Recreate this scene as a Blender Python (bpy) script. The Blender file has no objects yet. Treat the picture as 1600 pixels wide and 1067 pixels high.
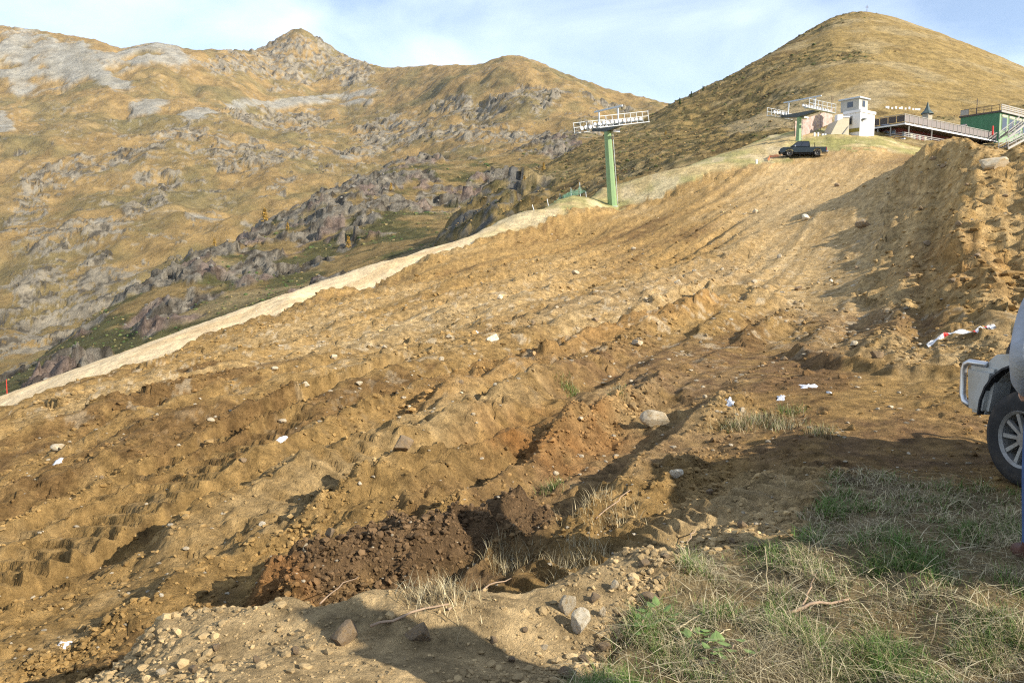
import bpy, math, random
import numpy as np
from mathutils import Vector, Matrix, Euler

SC = bpy.context.scene
COL = SC.collection
R = math.radians
random.seed(7)
RNG = np.random.default_rng(7)

# ------------------------------------------------------------------ camera
F = 1280.0                       # focal length in photo pixels (1600 wide)
CX, CY, HOR = 800.0, 533.5, 420.0
PITCH = math.atan2(CY - HOR, F)
cam_d = bpy.data.cameras.new('camera')
cam = bpy.data.objects.new('camera', cam_d)
COL.objects.link(cam)
cam_d.sensor_width = 36.0
cam_d.lens = F / 1600.0 * 36.0
cam_d.clip_start = 0.1
cam_d.clip_end = 20000
cam.location = (0, 0, 0)
cam.rotation_euler = (math.pi / 2 - PITCH, 0, 0)
SC.camera = cam

# ------------------------------------------------------------------ sky, sun, exposure
SUN_EL, SUN_AZ = R(28), math.atan2(0.87, -0.5)      # azimuth clockwise from +Y: right and behind the camera
sun_dir = Vector((math.sin(SUN_AZ) * math.cos(SUN_EL), math.cos(SUN_AZ) * math.cos(SUN_EL), math.sin(SUN_EL)))
world = bpy.data.worlds.new('World')
SC.world = world
world.use_nodes = True
wn, wl = world.node_tree.nodes, world.node_tree.links
wn.clear()
w_out = wn.new('ShaderNodeOutputWorld'); w_bg = wn.new('ShaderNodeBackground')
w_sky = wn.new('ShaderNodeTexSky'); w_sky.sky_type = 'NISHITA'; w_sky.sun_disc = False
w_sky.sun_elevation = SUN_EL; w_sky.sun_rotation = SUN_AZ
w_sky.altitude = 2000; w_sky.air_density = 1.0; w_sky.dust_density = 0.7; w_sky.ozone_density = 1.0
w_tc = wn.new('ShaderNodeTexCoord'); w_map = wn.new('ShaderNodeMapping')
w_map.inputs['Scale'].default_value = (1.6, 1.0, 3.4); w_map.inputs['Rotation'].default_value = (0.1, 0.35, 0.4)
w_no = wn.new('ShaderNodeTexNoise'); w_no.inputs['Scale'].default_value = 1.7; w_no.inputs['Detail'].default_value = 7
w_no.inputs['Roughness'].default_value = 0.52; w_no.inputs['Distortion'].default_value = 0.6
w_ramp = wn.new('ShaderNodeValToRGB')
w_ramp.color_ramp.elements[0].position = 0.36; w_ramp.color_ramp.elements[0].color = (0.10, 0.10, 0.10, 1)
w_ramp.color_ramp.elements[1].position = 0.68; w_ramp.color_ramp.elements[1].color = (0.60, 0.60, 0.60, 1)
w_mix = wn.new('ShaderNodeMixRGB'); w_mix.inputs['Color2'].default_value = (7.6, 8.5, 9.9, 1)
wl.new(w_tc.outputs['Generated'], w_map.inputs['Vector']); wl.new(w_map.outputs['Vector'], w_no.inputs['Vector'])
wl.new(w_no.outputs['Fac'], w_ramp.inputs['Fac']); wl.new(w_ramp.outputs['Color'], w_mix.inputs['Fac'])
wl.new(w_sky.outputs['Color'], w_mix.inputs['Color1']); wl.new(w_mix.outputs['Color'], w_bg.inputs['Color'])
w_bg.inputs['Strength'].default_value = 0.112
wl.new(w_bg.outputs['Background'], w_out.inputs['Surface'])

sun_l = bpy.data.lights.new('sun', 'SUN'); sun_l.energy = 5.0; sun_l.angle = R(0.5); sun_l.color = (1.0, 0.92, 0.78)
sun = bpy.data.objects.new('sun', sun_l); COL.objects.link(sun)
sun.rotation_euler = (-sun_dir).to_track_quat('-Z', 'Y').to_euler()

SC.view_settings.view_transform = 'Standard'; SC.view_settings.look = 'None'
SC.view_settings.exposure = 0.86; SC.view_settings.gamma = 1.0; SC.view_settings.use_curve_mapping = False

SC.cycles.use_denoising = False; SC.cycles.filter_width = 1.2
SC.cycles.max_bounces = 5; SC.cycles.diffuse_bounces = 3; SC.cycles.volume_bounces = 0

# ------------------------------------------------------------------ projection and noise helpers
cp, sp_ = math.cos(PITCH), math.sin(PITCH)
def unproj(px, py, Y):
    """world point at forward distance Y seen at photo pixel (px, py)"""
    a, b = (px - CX) / F, (CY - py) / F
    dy = cp + b * sp_; dz = -sp_ + b * cp
    k = Y / dy
    return np.array((a * k, Y, dz * k))
def proj(x, y, z):
    d = y * cp - z * sp_
    d = np.where(d > 0.05, d, 0.05)
    b = (y * sp_ + z * cp) / d
    return CX + F * x / d, CY - F * b

def _hash(ix, iy, seed):
    h = (ix.astype(np.int64) * 374761393 + iy.astype(np.int64) * 668265263 + seed * 974634777) & 0xFFFFFFFF
    h = ((h ^ (h >> 13)) * 1274126177) & 0xFFFFFFFF
    h = ((h ^ (h >> 16)) * 2246822519) & 0xFFFFFFFF
    return h ^ (h >> 15)
_prng = np.random.default_rng(99)
_perm = np.tile(_prng.permutation(1024).astype(np.int32), 3)
_ang = _prng.random(1024) * 2 * math.pi
_gx = np.cos(_ang).astype(np.float32); _gy = np.sin(_ang).astype(np.float32)
def pn(x, y, seed=0):
    """gradient noise, about -0.7..0.7"""
    x = np.asarray(x) + seed * 17.31; y = np.asarray(y) - seed * 9.77
    x0 = np.floor(x); y0 = np.floor(y)
    fx = (x - x0).astype(np.float32); fy = (y - y0).astype(np.float32)
    ix = x0.astype(np.int32) & 1023; iy = (y0.astype(np.int32) + seed * 131) & 1023
    ux = fx * fx * fx * (fx * (fx * 6 - 15) + 10); uy = fy * fy * fy * (fy * (fy * 6 - 15) + 10)
    p0 = _perm[ix]; p1 = _perm[ix + 1]
    def g(p, j):
        return _perm[p + iy + j]
    h = g(p0, 0); a = _gx[h] * fx + _gy[h] * fy
    h = g(p1, 0); b = _gx[h] * (fx - 1) + _gy[h] * fy
    h = g(p0, 1); c = _gx[h] * fx + _gy[h] * (fy - 1)
    h = g(p1, 1); d = _gx[h] * (fx - 1) + _gy[h] * (fy - 1)
    a += (b - a) * ux; c += (d - c) * ux
    return a + (c - a) * uy
def fbm(x, y, o=4, seed=0, gain=0.5):
    s = 0; a = 1.0
    for i in range(o):
        s = s + a * pn(x * 2 ** i + 13.7 * i, y * 2 ** i - 7.3 * i, seed + i); a *= gain
    return s
def billow(x, y, o=3, seed=0, gain=0.5, res=None):
    """rounded lumps; res = sample spacing in noise units, octaves finer than it are faded out"""
    s = 0; a = 1.0; fq = 1.0
    for i in range(o):
        t = np.abs(pn(x * fq + 3.1 * i, y * fq + 9.2 * i, seed + i))
        if res is not None: t = t * sstep(0.6, 0.22, res * fq)
        s = s + a * t; a *= gain; fq *= 2.03
    return s
def cells(x, y, seed=0):
    """faceted blocks: every cell is a randomly tilted plateau; also returns the distance between the two nearest centres"""
    x0 = np.floor(x); y0 = np.floor(y)
    f1 = np.full(x.shape, 9.0); f2 = np.full(x.shape, 9.0); hh = np.zeros(x.shape)
    for i in (-1, 0, 1):
        for j in (-1, 0, 1):
            h = _hash(x0 + i, y0 + j, seed)
            cx = x0 + i + 0.15 + 0.7 * (h & 1023) / 1023.0; cy = y0 + j + 0.15 + 0.7 * ((h >> 10) & 1023) / 1023.0
            dx = x - cx; dy = y - cy; d = dx * dx + dy * dy
            h2 = _hash(x0 + i, y0 + j, seed + 77)
            val = (h2 & 1023) / 1023.0 + dx * (((h2 >> 10) & 255) / 128.0 - 1) + dy * (((h2 >> 18) & 255) / 128.0 - 1)
            near = d < f1
            f2 = np.where(near, f1, np.minimum(f2, d)); hh = np.where(near, val, hh); f1 = np.where(near, d, f1)
    return hh, np.sqrt(f2) - np.sqrt(f1)
def sstep(a, b, x):
    t = np.clip((x - a) / (b - a), 0, 1); return t * t * (3 - 2 * t)
def lerp3(c, d, f):
    return c + (np.asarray(d, float) - c) * f[..., None]

class TPS:
    """thin-plate fit of scattered heights over (angle, ln distance)"""
    def __init__(s, P, v, lam=1e-3):
        P = np.array(P, float); v = np.array(v, float); n = len(P); s.P = P
        K = s.k(np.linalg.norm(P[:, None] - P[None], axis=2)) + lam * np.eye(n)
        Q = np.hstack([np.ones((n, 1)), P])
        A = np.zeros((n + 3, n + 3)); A[:n, :n] = K; A[:n, n:] = Q; A[n:, :n] = Q.T
        s.w = np.linalg.solve(A, np.concatenate([v, np.zeros(3)]))
    @staticmethod
    def k(r):
        return np.where(r > 1e-9, r * r * np.log(np.maximum(r, 1e-9)), 0)
    def __call__(s, a, b):
        sh = a.shape; a = a.ravel(); b = b.ravel(); n = len(s.P)
        out = s.w[n] + s.w[n + 1] * a + s.w[n + 2] * b
        for i in range(n):
            r2 = (a - s.P[i, 0]) ** 2 + (b - s.P[i, 1]) ** 2
            out = out + s.w[i] * 0.5 * r2 * np.log(np.maximum(r2, 1e-18))
        return out.reshape(sh)
    def grid(s, ca, rb, step=6):
        """evaluated on a coarse sub-grid, then bicubic-ish interpolated along both axes"""
        ia = np.unique(np.r_[np.arange(0, len(ca), step), len(ca) - 1]); ib = np.unique(np.r_[np.arange(0, len(rb), step), len(rb) - 1])
        A, B = np.meshgrid(ca[ia], rb[ib]); Z = s(A, B)
        Z = np.array([np.interp(ca, ca[ia], row) for row in Z])
        return np.array([np.interp(rb, rb[ib], Z[:, j]) for j in range(Z.shape[1])]).T

# ------------------------------------------------------------------ object helpers
def tag(o, label=None, cat=None, group=None, kind=None):
    if label: o['label'] = label
    if cat: o['category'] = cat
    if group: o['group'] = group
    if kind: o['kind'] = kind
    return o
def link(name, me, parent=None):
    o = bpy.data.objects.new(name, me); COL.objects.link(o)
    if parent is not None: o.parent = parent
    return o
def empty(name, loc=(0, 0, 0), rot=(0, 0, 0), parent=None):
    o = link(name, None, parent); o.location = loc; o.rotation_euler = rot; o.empty_display_size = 0.3
    return o
def np_mesh(name, V, Fc, mat=None, smooth=True, col=None):
    """V (n,3), Fc (m,3|4) arrays; optional per-vertex colour"""
    me = bpy.data.meshes.new(name)
    V = np.ascontiguousarray(V, np.float32); Fc = np.ascontiguousarray(Fc, np.int32)
    n, k = Fc.shape
    me.vertices.add(len(V)); me.vertices.foreach_set('co', V.ravel())
    me.loops.add(n * k); me.loops.foreach_set('vertex_index', Fc.ravel())
    me.polygons.add(n); me.polygons.foreach_set('loop_start', np.arange(0, n * k, k, dtype=np.int32))
    me.polygons.foreach_set('loop_total', np.full(n, k, np.int32))
    me.polygons.foreach_set('use_smooth', np.full(n, smooth, bool))
    if col is not None:
        at = me.color_attributes.new('tint', 'FLOAT_COLOR', 'POINT')
        c = np.ones((len(V), 4), np.float32); c[:, :3] = col
        at.data.foreach_set('color', c.ravel())
    me.update(calc_edges=True); me.validate()
    if mat: me.materials.append(mat)
    return me

def mat(name, color=None, rough=0.8, metal=0.0, var=0.15, scale=4.0, bump=0.0, bscale=30.0, attr=False, spec=0.3, alpha=1.0, coat=0.0, dirt=None, bdet=5, cdet=6, crough=0.65, brough=0.66, crange=0.2):
    m = bpy.data.materials.new(name); m.use_nodes = True
    n, l = m.node_tree.nodes, m.node_tree.links
    b = n['Principled BSDF']; b.inputs['Roughness'].default_value = rough; b.inputs['Metallic'].default_value = metal
    b.inputs['Specular IOR Level'].default_value = spec; b.inputs['Coat Weight'].default_value = coat
    tc = n.new('ShaderNodeTexCoord')
    no = n.new('ShaderNodeTexNoise'); no.inputs['Scale'].default_value = scale; no.inputs['Detail'].default_value = cdet; no.inputs['Roughness'].default_value = crough
    l.new(tc.outputs['Object'], no.inputs['Vector'])
    mr = n.new('ShaderNodeMapRange'); mr.inputs['From Min'].default_value = .5 - crange; mr.inputs['From Max'].default_value = .5 + crange
    mr.inputs['To Min'].default_value = 1 - var; mr.inputs['To Max'].default_value = 1 + var
    l.new(no.outputs['Fac'], mr.inputs['Value'])
    mx = n.new('ShaderNodeVectorMath'); mx.operation = 'SCALE'
    if attr:
        at = n.new('ShaderNodeAttribute'); at.attribute_name = 'tint'; l.new(at.outputs['Color'], mx.inputs[0])
    else:
        mx.inputs[0].default_value = color[:3]
    l.new(mr.outputs['Result'], mx.inputs['Scale'])
    last = mx.outputs['Vector']
    if dirt:
        n2 = n.new('ShaderNodeTexNoise'); n2.inputs['Scale'].default_value = scale * 0.6; n2.inputs['Detail'].default_value = 8
        l.new(tc.outputs['Object'], n2.inputs['Vector'])
        r2 = n.new('ShaderNodeMapRange'); r2.inputs['From Min'].default_value = 0.48; r2.inputs['From Max'].default_value = 0.66
        r2.inputs['To Max'].default_value = 0.75
        l.new(n2.outputs['Fac'], r2.inputs['Value'])
        mm = n.new('ShaderNodeMixRGB'); mm.inputs['Color2'].default_value = (*dirt, 1)
        l.new(r2.outputs['Result'], mm.inputs['Fac']); l.new(last, mm.inputs['Color1']); last = mm.outputs['Color']
    l.new(last, b.inputs['Base Color'])
    if bump:
        nb = n.new('ShaderNodeTexNoise'); nb.inputs['Scale'].default_value = bscale; nb.inputs['Detail'].default_value = bdet; nb.inputs['Roughness'].default_value = brough
        l.new(tc.outputs['Object'], nb.inputs['Vector'])
        bm = n.new('ShaderNodeBump'); bm.inputs['Strength'].default_value = 1.0; bm.inputs['Distance'].default_value = bump
        l.new(nb.outputs['Fac'], bm.inputs['Height']); l.new(bm.outputs['Normal'], b.inputs['Normal'])
    if alpha < 1: b.inputs['Alpha'].default_value = alpha
    return m

class MB:
    """collects simple solids into one mesh"""
    def __init__(s): s.v = []; s.f = []
    def add(s, vs, fs):
        o = len(s.v); s.v += [tuple(map(float, p)) for p in vs]; s.f += [tuple(o + i for i in f) for f in fs]; return s
    def hexa(s, b, t):
        """bottom and top quads, both counter-clockwise from above"""
        return s.add(list(b) + list(t), [(3, 2, 1, 0), (4, 5, 6, 7)] + [(i, (i + 1) % 4, 4 + (i + 1) % 4, 4 + i) for i in range(4)])
    def box(s, x0, x1, y0, y1, z0, z1):
        return s.hexa([(x0, y0, z0), (x1, y0, z0), (x1, y1, z0), (x0, y1, z0)], [(x0, y0, z1), (x1, y0, z1), (x1, y1, z1), (x0, y1, z1)])
    def bar(s, p, q, w, h=None):
        """rectangular bar from p to q"""
        p = Vector(p); q = Vector(q); h = h or w; d = (q - p).normalized()
        up = Vector((0, 0, 1)) if abs(d.z) < 0.95 else Vector((1, 0, 0))
        a = d.cross(up).normalized() * w / 2; b = a.cross(d).normalized() * h / 2
        return s.add([p - a - b, p + a - b, p + a + b, p - a + b, q - a - b, q + a - b, q + a + b, q - a + b],
                     [(0, 1, 2, 3), (7, 6, 5, 4), (0, 4, 5, 1), (1, 5, 6, 2), (2, 6, 7, 3), (3, 7, 4, 0)])
    def tube(s, pts, r, n=8, r2=None):
        pts = [Vector(p) for p in pts]; m = len(pts); vs = []; fs = []
        up = None
        for i, p in enumerate(pts):
            d = (pts[min(i + 1, m - 1)] - pts[max(i - 1, 0)]).normalized()
            if up is None or abs(up.dot(d)) > 0.95: up = Vector((0, 0, 1)) if abs(d.z) < 0.9 else Vector((1, 0, 0))
            a = d.cross(up).normalized(); b = a.cross(d).normalized(); up = b
            rr = r if r2 is None else r + (r2 - r) * i / (m - 1)
            for k in range(n):
                t = 2 * math.pi * k / n; vs.append(p + a * (rr * math.cos(t)) + b * (rr * math.sin(t)))
        for i in range(m - 1):
            for k in range(n):
                fs.append((i * n + k, i * n + (k + 1) % n, (i + 1) * n + (k + 1) % n, (i + 1) * n + k))
        fs.append(tuple(range(n - 1, -1, -1))); fs.append(tuple((m - 1) * n + k for k in range(n)))
        return s.add(vs, fs)
    def prism(s, prof, y0, y1):
        """(x, z) profile extruded along y"""
        n = len(prof)
        return s.add([(x, y0, z) for x, z in prof] + [(x, y1, z) for x, z in prof],
                     [tuple(range(n)), tuple(range(2 * n - 1, n - 1, -1))] + [(i, n + i, n + (i + 1) % n, (i + 1) % n) for i in range(n)])
    def lathe(s, prof, n=16, axis='z', c=(0, 0, 0)):
        """(r, h) profile revolved round an axis through c"""
        m = len(prof); vs = []; fs = []
        for r, h in prof:
            for k in range(n):
                t = 2 * math.pi * k / n; a, b = r * math.cos(t), r * math.sin(t)
                p = (a, b, h) if axis == 'z' else (a, h, b) if axis == 'y' else (h, a, b)
                vs.append((p[0] + c[0], p[1] + c[1], p[2] + c[2]))
        for i in range(m - 1):
            for k in range(n):
                fs.append((i * n + k, i * n + (k + 1) % n, (i + 1) * n + (k + 1) % n, (i + 1) * n + k))
        return s.add(vs, fs)
    def mesh(s, name, m=None, smooth=False, bevel=0.0):
        me = bpy.data.meshes.new(name); me.from_pydata(s.v, [], s.f); me.validate()
        import bmesh
        b = bmesh.new(); b.from_mesh(me); bmesh.ops.recalc_face_normals(b, faces=b.faces)
        if bevel: bmesh.ops.bevel(b, geom=[e for e in b.edges if len(e.link_faces) == 2 and e.calc_face_angle(0) > 0.5], offset=bevel, segments=2, affect='EDGES', clamp_overlap=True)
        b.to_mesh(me); b.free()
        if smooth: me.polygons.foreach_set('use_smooth', [True] * len(me.polygons))
        if m: me.materials.append(m)
        return me
    def build(s, name, m=None, parent=None, smooth=False, bevel=0.0):
        return link(name, s.mesh(name, m, smooth, bevel), parent)

# ------------------------------------------------------------------ terrain materials (colour comes with the mesh, grain from nodes)
M_dirt = mat('soil', attr=True, rough=0.95, var=0.50, scale=4.0, bump=0.20, bscale=9, spec=0.08, bdet=10, cdet=10, crough=0.82, brough=0.74, crange=.13)
M_heap = mat('heap_soil', attr=True, rough=0.95, var=0.45, scale=2.5, bump=0.35, bscale=2.6, spec=0.08, bdet=11, cdet=10, crough=0.82, brough=0.70, crange=.13)
M_verge = mat('verge_soil', attr=True, rough=0.95, var=0.40, scale=9.0, bump=0.03, bscale=20, spec=0.10, cdet=8, crough=.8, crange=.14)
M_gravel = mat('gravel', attr=True, rough=0.95, var=0.28, scale=1.6, bump=0.10, bscale=5, spec=0.1, cdet=9, crough=.8, crange=.13)
M_meadow = mat('meadow', attr=True, rough=0.95, var=0.35, scale=1.2, bump=0.20, bscale=3.0, spec=0.1, cdet=9, crough=.8, crange=.13, bdet=7)
M_hill = mat('hill_turf', attr=True, rough=0.95, var=0.42, scale=0.30, bump=0.8, bscale=0.7, spec=0.1, bdet=8, cdet=9, crough=.82, crange=.13, brough=.72)
M_spur = mat('spur_rock', attr=True, rough=0.95, var=0.50, scale=0.25, bump=2.6, bscale=0.20, spec=0.08, bdet=10, cdet=9, crough=.82, crange=.13, brough=.74)
M_far = mat('mountain', attr=True, rough=0.95, var=0.36, scale=0.04, bump=8.0, bscale=0.05, spec=0.06, bdet=10, cdet=9, crough=.82, crange=.13, brough=.74)

# ================================================================== NEAR GROUND
Q = 1.7
def cpt(px, py, Y):
    p = unproj(px, py, Y); return (math.atan2(p[0], p[1]) * Q, math.log(math.hypot(p[0], p[1]))), p[2]
def wpt(x, y, z): return (math.atan2(x, y) * Q, math.log(math.hypot(x, y))), z
A_pts = [cpt(*t) for t in [
    (1590, 890, 4.2), (1580, 765, 6.4), (1300, 740, 6.9), (1300, 1000, 3.7), (1600, 1067, 3.3), (1000, 1067, 3.4), (1100, 870, 4.9),
    (700, 985, 3.9), (400, 995, 4.0), (150, 1060, 3.75), (1000, 900, 4.6), (700, 958, 4.75), (550, 972, 4.65), (850, 925, 5.1),
    (600, 850, 6.1), (800, 815, 6.3), (420, 945, 5.3), (300, 990, 5.0), (950, 850, 5.6),
    (0, 1067, 4.6), (0, 950, 6.2), (130, 840, 8.2), (0, 800, 9.6), (0, 700, 15), (0, 645, 20.5),
    (300, 780, 8.5), (560, 690, 10.2), (800, 720, 8.7), (1000, 650, 10), (1150, 700, 8), (300, 640, 15), (550, 590, 16),
    (800, 530, 20), (1050, 550, 16), (1300, 600, 11), (1500, 610, 10.5), (1120, 460, 25), (1300, 465, 25), (1200, 520, 18), (1480, 540, 14),
    (350, 520, 33), (500, 475, 44), (500, 540, 26), (200, 578, 25.5), (700, 395, 60), (700, 470, 32), (850, 430, 42), (860, 366, 70),
    (957, 325, 87), (1000, 400, 48), (1000, 340, 72), (1100, 330, 66), (1150, 400, 40), (1220, 252, 95), (1250, 244, 96), (1300, 300, 66),
    (1300, 380, 38), (1400, 240, 92), (1380, 300, 58), (1390, 400, 31),
    # spoil heap
    (1478, 216, 45), (1560, 250, 37), (1448, 300, 41), (1540, 335, 29), (1470, 330, 33), (1440, 400, 26), (1500, 395, 23.5), (1520, 480, 16.5),
    (1400, 478, 20), (1600, 440, 17), (1600, 330, 27), (1600, 225, 41), (1480, 262, 70), (1600, 245, 75), (1750, 300, 30), (1750, 200, 50),
    # behind: grassy mound, buildings' plateau
    (1430, 233, 122), (1480, 236, 126), (1560, 236, 138), (1640, 236, 140), (1300, 243, 99), (1420, 240, 100), (1340, 209, 108), (1262, 221, 106), (1398, 218, 110),
    (1280, 203, 125), (1400, 206, 150), (1500, 208, 162), (1600, 212, 165), (1750, 225, 150),
    # far edge of the meadow strip
    (760, 361, 78), (860, 323, 88), (920, 299, 94), (1000, 281, 100), (1050, 267, 104), (1130, 240, 110), (1200, 214, 116),
    # gravel road
    (700, 379, 72), (600, 410, 66), (500, 441, 60), (400, 476, 56), (300, 511, 53), (200, 548, 51), (100, 583, 50), (0, 619, 50), (-150, 675, 50),
    (300, 538, 41), (150, 590, 40), (0, 642, 40), (500, 474, 51), (700, 396, 64.5), (-150, 700, 40), (600, 436, 56), (400, 506, 45),
    (-200, 760, 15), (-200, 900, 8)]]
A_pts += [wpt(*t) for t in [
    (0, 1.2, -1.68), (0, 0.5, -1.68), (0.5, 0.0, -1.68), (-0.5, 0.0, -1.7), (0, 2.2, -1.7), (1.5, 0.8, -1.68), (-1.5, 1.0, -1.75), (3.5, 0.5, -1.7), (6, 2, -1.75), (6.5, 5, -1.75), (8, 9, -1.5), (-4, 1.5, -2.3), (-9, 3, -3.2), (-18, 8, -5), (-30, 20, -9),
    (12, 3, -1.5), (25, 10, 0.5), (50, 25, 5), (90, 50, 14),
    (-22, 78, -28), (-10, 88, -20), (2, 100, -10), (-35, 72, -32), (-50, 66, -36), (-70, 60, -42), (-50, 120, -70), (0, 150, -45), (-100, 80, -70), (25, 150, 2), (60, 170, 24), (95, 170, 28)]]
tpsA = TPS([p for p, z in A_pts], [z for p, z in A_pts], 4e-4)

NC, NR = 640, 980
uu = np.linspace(-0.72, 0.72, NC)
thA = np.concatenate([np.radians(np.linspace(-100, math.degrees(math.atan(-0.72)) - 1.2, 24)), np.arctan(uu), np.radians(np.linspace(math.degrees(math.atan(0.72)) + 1.2, 100, 24))])
lr = np.linspace(math.log(2.3), math.log(172), 4000)
dens = 1.9 / np.exp(lr) + 0.045
cum = np.cumsum(dens); cum = (cum - cum[0]) / (cum[-1] - cum[0])
lrA = np.concatenate([np.log(np.linspace(0.5, 2.25, 14)), np.interp(np.linspace(0, 1, NR), cum, lr)])
ZA0 = tpsA.grid(thA * Q, lrA, 8)
TH, LR = np.meshgrid(thA, lrA)
RR = np.exp(LR); XA = RR * np.sin(TH); YA = RR * np.cos(TH)
PX, PY = proj(XA, YA, ZA0)
infront = YA > 0.4

# where things end: dirt field edge as a distance along each sight line
def edge(tab, px): return np.interp(px, [t[0] for t in tab], [t[1] for t in tab])
E_dirt = [(-400, 12), (-200, 15), (0, 21), (200, 26), (300, 30), (350, 33.5), (500, 45), (700, 61), (860, 73), (957, 84), (1050, 87), (1130, 90), (1220, 94), (1300, 98), (1420, 99), (1500, 104), (1620, 108)]
E_road = [(-400, 50), (0, 50), (100, 50), (200, 51), (300, 53), (400, 56), (500, 60), (600, 66), (700, 72), (760, 78), (860, 88), (920, 94)]
jit = 1 + 0.05 * fbm(XA * 0.35, YA * 0.35, 4, 3)
Yd = edge(E_dirt, PX) * jit
Yd = np.where(infront, Yd, 14.0)
beyond = YA > Yd
# grass verge in the right foreground
def inpoly(px, py, poly):
    ins = np.zeros(px.shape, bool); n = len(poly)
    for i in range(n):
        x1, y1 = poly[i]; x2, y2 = poly[(i + 1) % n]
        c = ((y1 > py) != (y2 > py)) & (px < (x2 - x1) * (py - y1) / (y2 - y1 + 1e-9) + x1)
        ins ^= c
    return ins
jx = 34 * fbm(XA * 3, YA * 3, 4, 21); jy = 22 * fbm(XA * 3 + 9, YA * 3, 4, 22)
verge_poly = [(600, 1400), (800, 1180), (905, 1067), (955, 1012), (1030, 950), (1062, 885), (1130, 862), (1235, 850), (1268, 790), (1300, 742), (1400, 738), (1540, 766), (1640, 790), (1900, 860), (3500, 860), (3500, 5000), (600, 5000)]
verge = inpoly(PX + jx, PY + jy, verge_poly) & infront
verge |= (~infront) & (XA > 0.5)
spoil_poly = [(1425, 236), (1470, 205), (1900, 120), (1900, 470), (1560, 505), (1440, 492), (1335, 462), (1375, 395), (1385, 320)]
spoil = inpoly(PX + jx * .3, PY + jy * .3, spoil_poly) & (YA < 62) & (~beyond)

def blob(cx, cy, rx, ry, ang=0.0, soft=0.5):
    """soft ellipse of the ground, given where it is seen"""
    a = R(ang); dx = PX - cx; dy = PY - cy
    p = (dx * math.cos(a) + dy * math.sin(a)) / rx; q = (-dx * math.sin(a) + dy * math.cos(a)) / ry
    d = np.sqrt(p * p + q * q) + 0.28 * WOB
    return sstep(1 + soft, 1 - soft, d) * infront
WOB = fbm(XA * 1.3, YA * 1.3, 4, 31) * (YA < 30) + fbm(XA * 0.3, YA * 0.3, 4, 32) * (YA >= 30)

# ---- relief
dvec = np.array((0.5, 0.866))
# direction of travel turns towards +x further up the slope
bend = sstep(18, 60, YA)
S = (0.885 * XA - 0.465 * YA); T = (0.465 * XA + 0.885 * YA)
scl = np.clip(YA / 9.0, 0.8, 3.2)                       # furrows are wider apart up the slope
def furrow(k, seed, w=0.10):
    return pn(S * k + 0.16 * fbm(XA * 0.5, YA * 0.5, 3, seed + 5), T * k * w, seed)
soft_dirt = (~verge) & (~beyond)
def soften(m, a, c):
    for ax, w_ in ((0, a), (1, c)):
        p_ = [(0, 0), (0, 0)]; p_[ax] = (w_, w_ - 1); q_ = np.cumsum(np.pad(m, p_, mode='edge'), axis=ax); n_ = m.shape[ax]
        q_ = np.concatenate([np.zeros_like(np.take(q_, [0], ax)), q_], ax); m = (np.take(q_, np.arange(2 * w_, 2 * w_ + n_), ax) - np.take(q_, np.arange(0, n_), ax)) / (2 * w_)
    return m
sd = np.where(soft_dirt, 1.0, 0.0); sd = np.where(YA < 30, soften(soften(sd, 7, 6), 5, 5), sd)
track = blob(1290, 370, 110, 130, -35, 0.45)             # the smooth driven track up the slope
track = np.maximum(track, blob(1240, 590, 250, 55, 8, 0.4))
track = np.maximum(track, 0.85 * blob(1400, 690, 260, 45, 4, 0.4))
loose = 1 - 0.72 * np.clip(track, 0, 1)
n1 = furrow(1.05, 101); n2 = furrow(0.42, 111)
h = 0.0
DR = np.gradient(lrA)[:, None] * RR                     # sample spacing in depth, metres
nearw = sstep(26, 8, YA); midw = sstep(6, 14, YA) * sstep(80, 45, YA); farw = sstep(25, 50, YA)
def ridged(k, seed, w):
    return np.clip(1 - np.abs(furrow(k, seed, w)) / 0.33, -0.3, 1) ** 1
h = h + nearw * (0.13 * ridged(0.75, 101, .07) + 0.11 * ridged(1.7, 103, .045) * sstep(-.3, .2, pn(S * .5, T * .15, 104)))
h = h + midw * (0.22 * ridged(0.40, 121, .06) + 0.14 * ridged(0.95, 123, .035))
h = h + farw * (0.26 * ridged(0.18, 131, .07) + 0.16 * ridged(0.42, 133, .04))
h = h + (0.11 * nearw + 0.13 * midw) * ridged(0.85, 141, .012)
c5, _e = cells(XA * 4.2, YA * 4.2, 143); c12, _e = cells(XA * 11.0, YA * 11.0, 145); c2_, _e = cells(XA * 1.5, YA * 1.5, 147)
chunk = sstep(-.05, .3, fbm(S * 1.1, T * 0.3, 3, 149))
h = h + (0.25 + chunk) * (0.055 * c5 * sstep(.5, .2, DR * 4.2) + 0.020 * c12 * sstep(.5, .2, DR * 11)) + sstep(9, 16, YA) * sstep(60, 35, YA) * (0.2 + chunk) * 0.10 * c2_
h = h - 0.20
h = h + 0.13 * fbm(XA * 0.8, YA * 0.8, 3, 41) * sstep(2.5, 8, YA) * sstep(60, 30, YA)
patch = sstep(-0.12, 0.28, fbm(S * 0.9, T * 0.35, 3, 51))   # where it lies in lumps
lump = billow(XA * 2.6 + 0.4 * n1, YA * 2.6, 4, 61, 0.55, DR * 2.6) - 0.3
lump2 = billow(XA * 8, YA * 8, 3, 71, 0.6, DR * 8) - 0.3
lump3 = billow(XA * 1.0, YA * 1.0, 4, 66, 0.6, DR * 1.0) - 0.3
h = h + nearw * (0.15 + patch) * 0.11 * lump + nearw * (0.30 + 0.7 * patch) * 0.040 * lump2
h = h + (1 - nearw) * (0.2 + patch) * 0.12 * lump3 + sstep(35, 10, YA) * 0.05 * lump
h = h + farw * 0.07 * (billow(XA * 0.5, YA * 0.5, 4, 67, 0.65, DR * .5) - 0.3)
h = h * loose * sd
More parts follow.
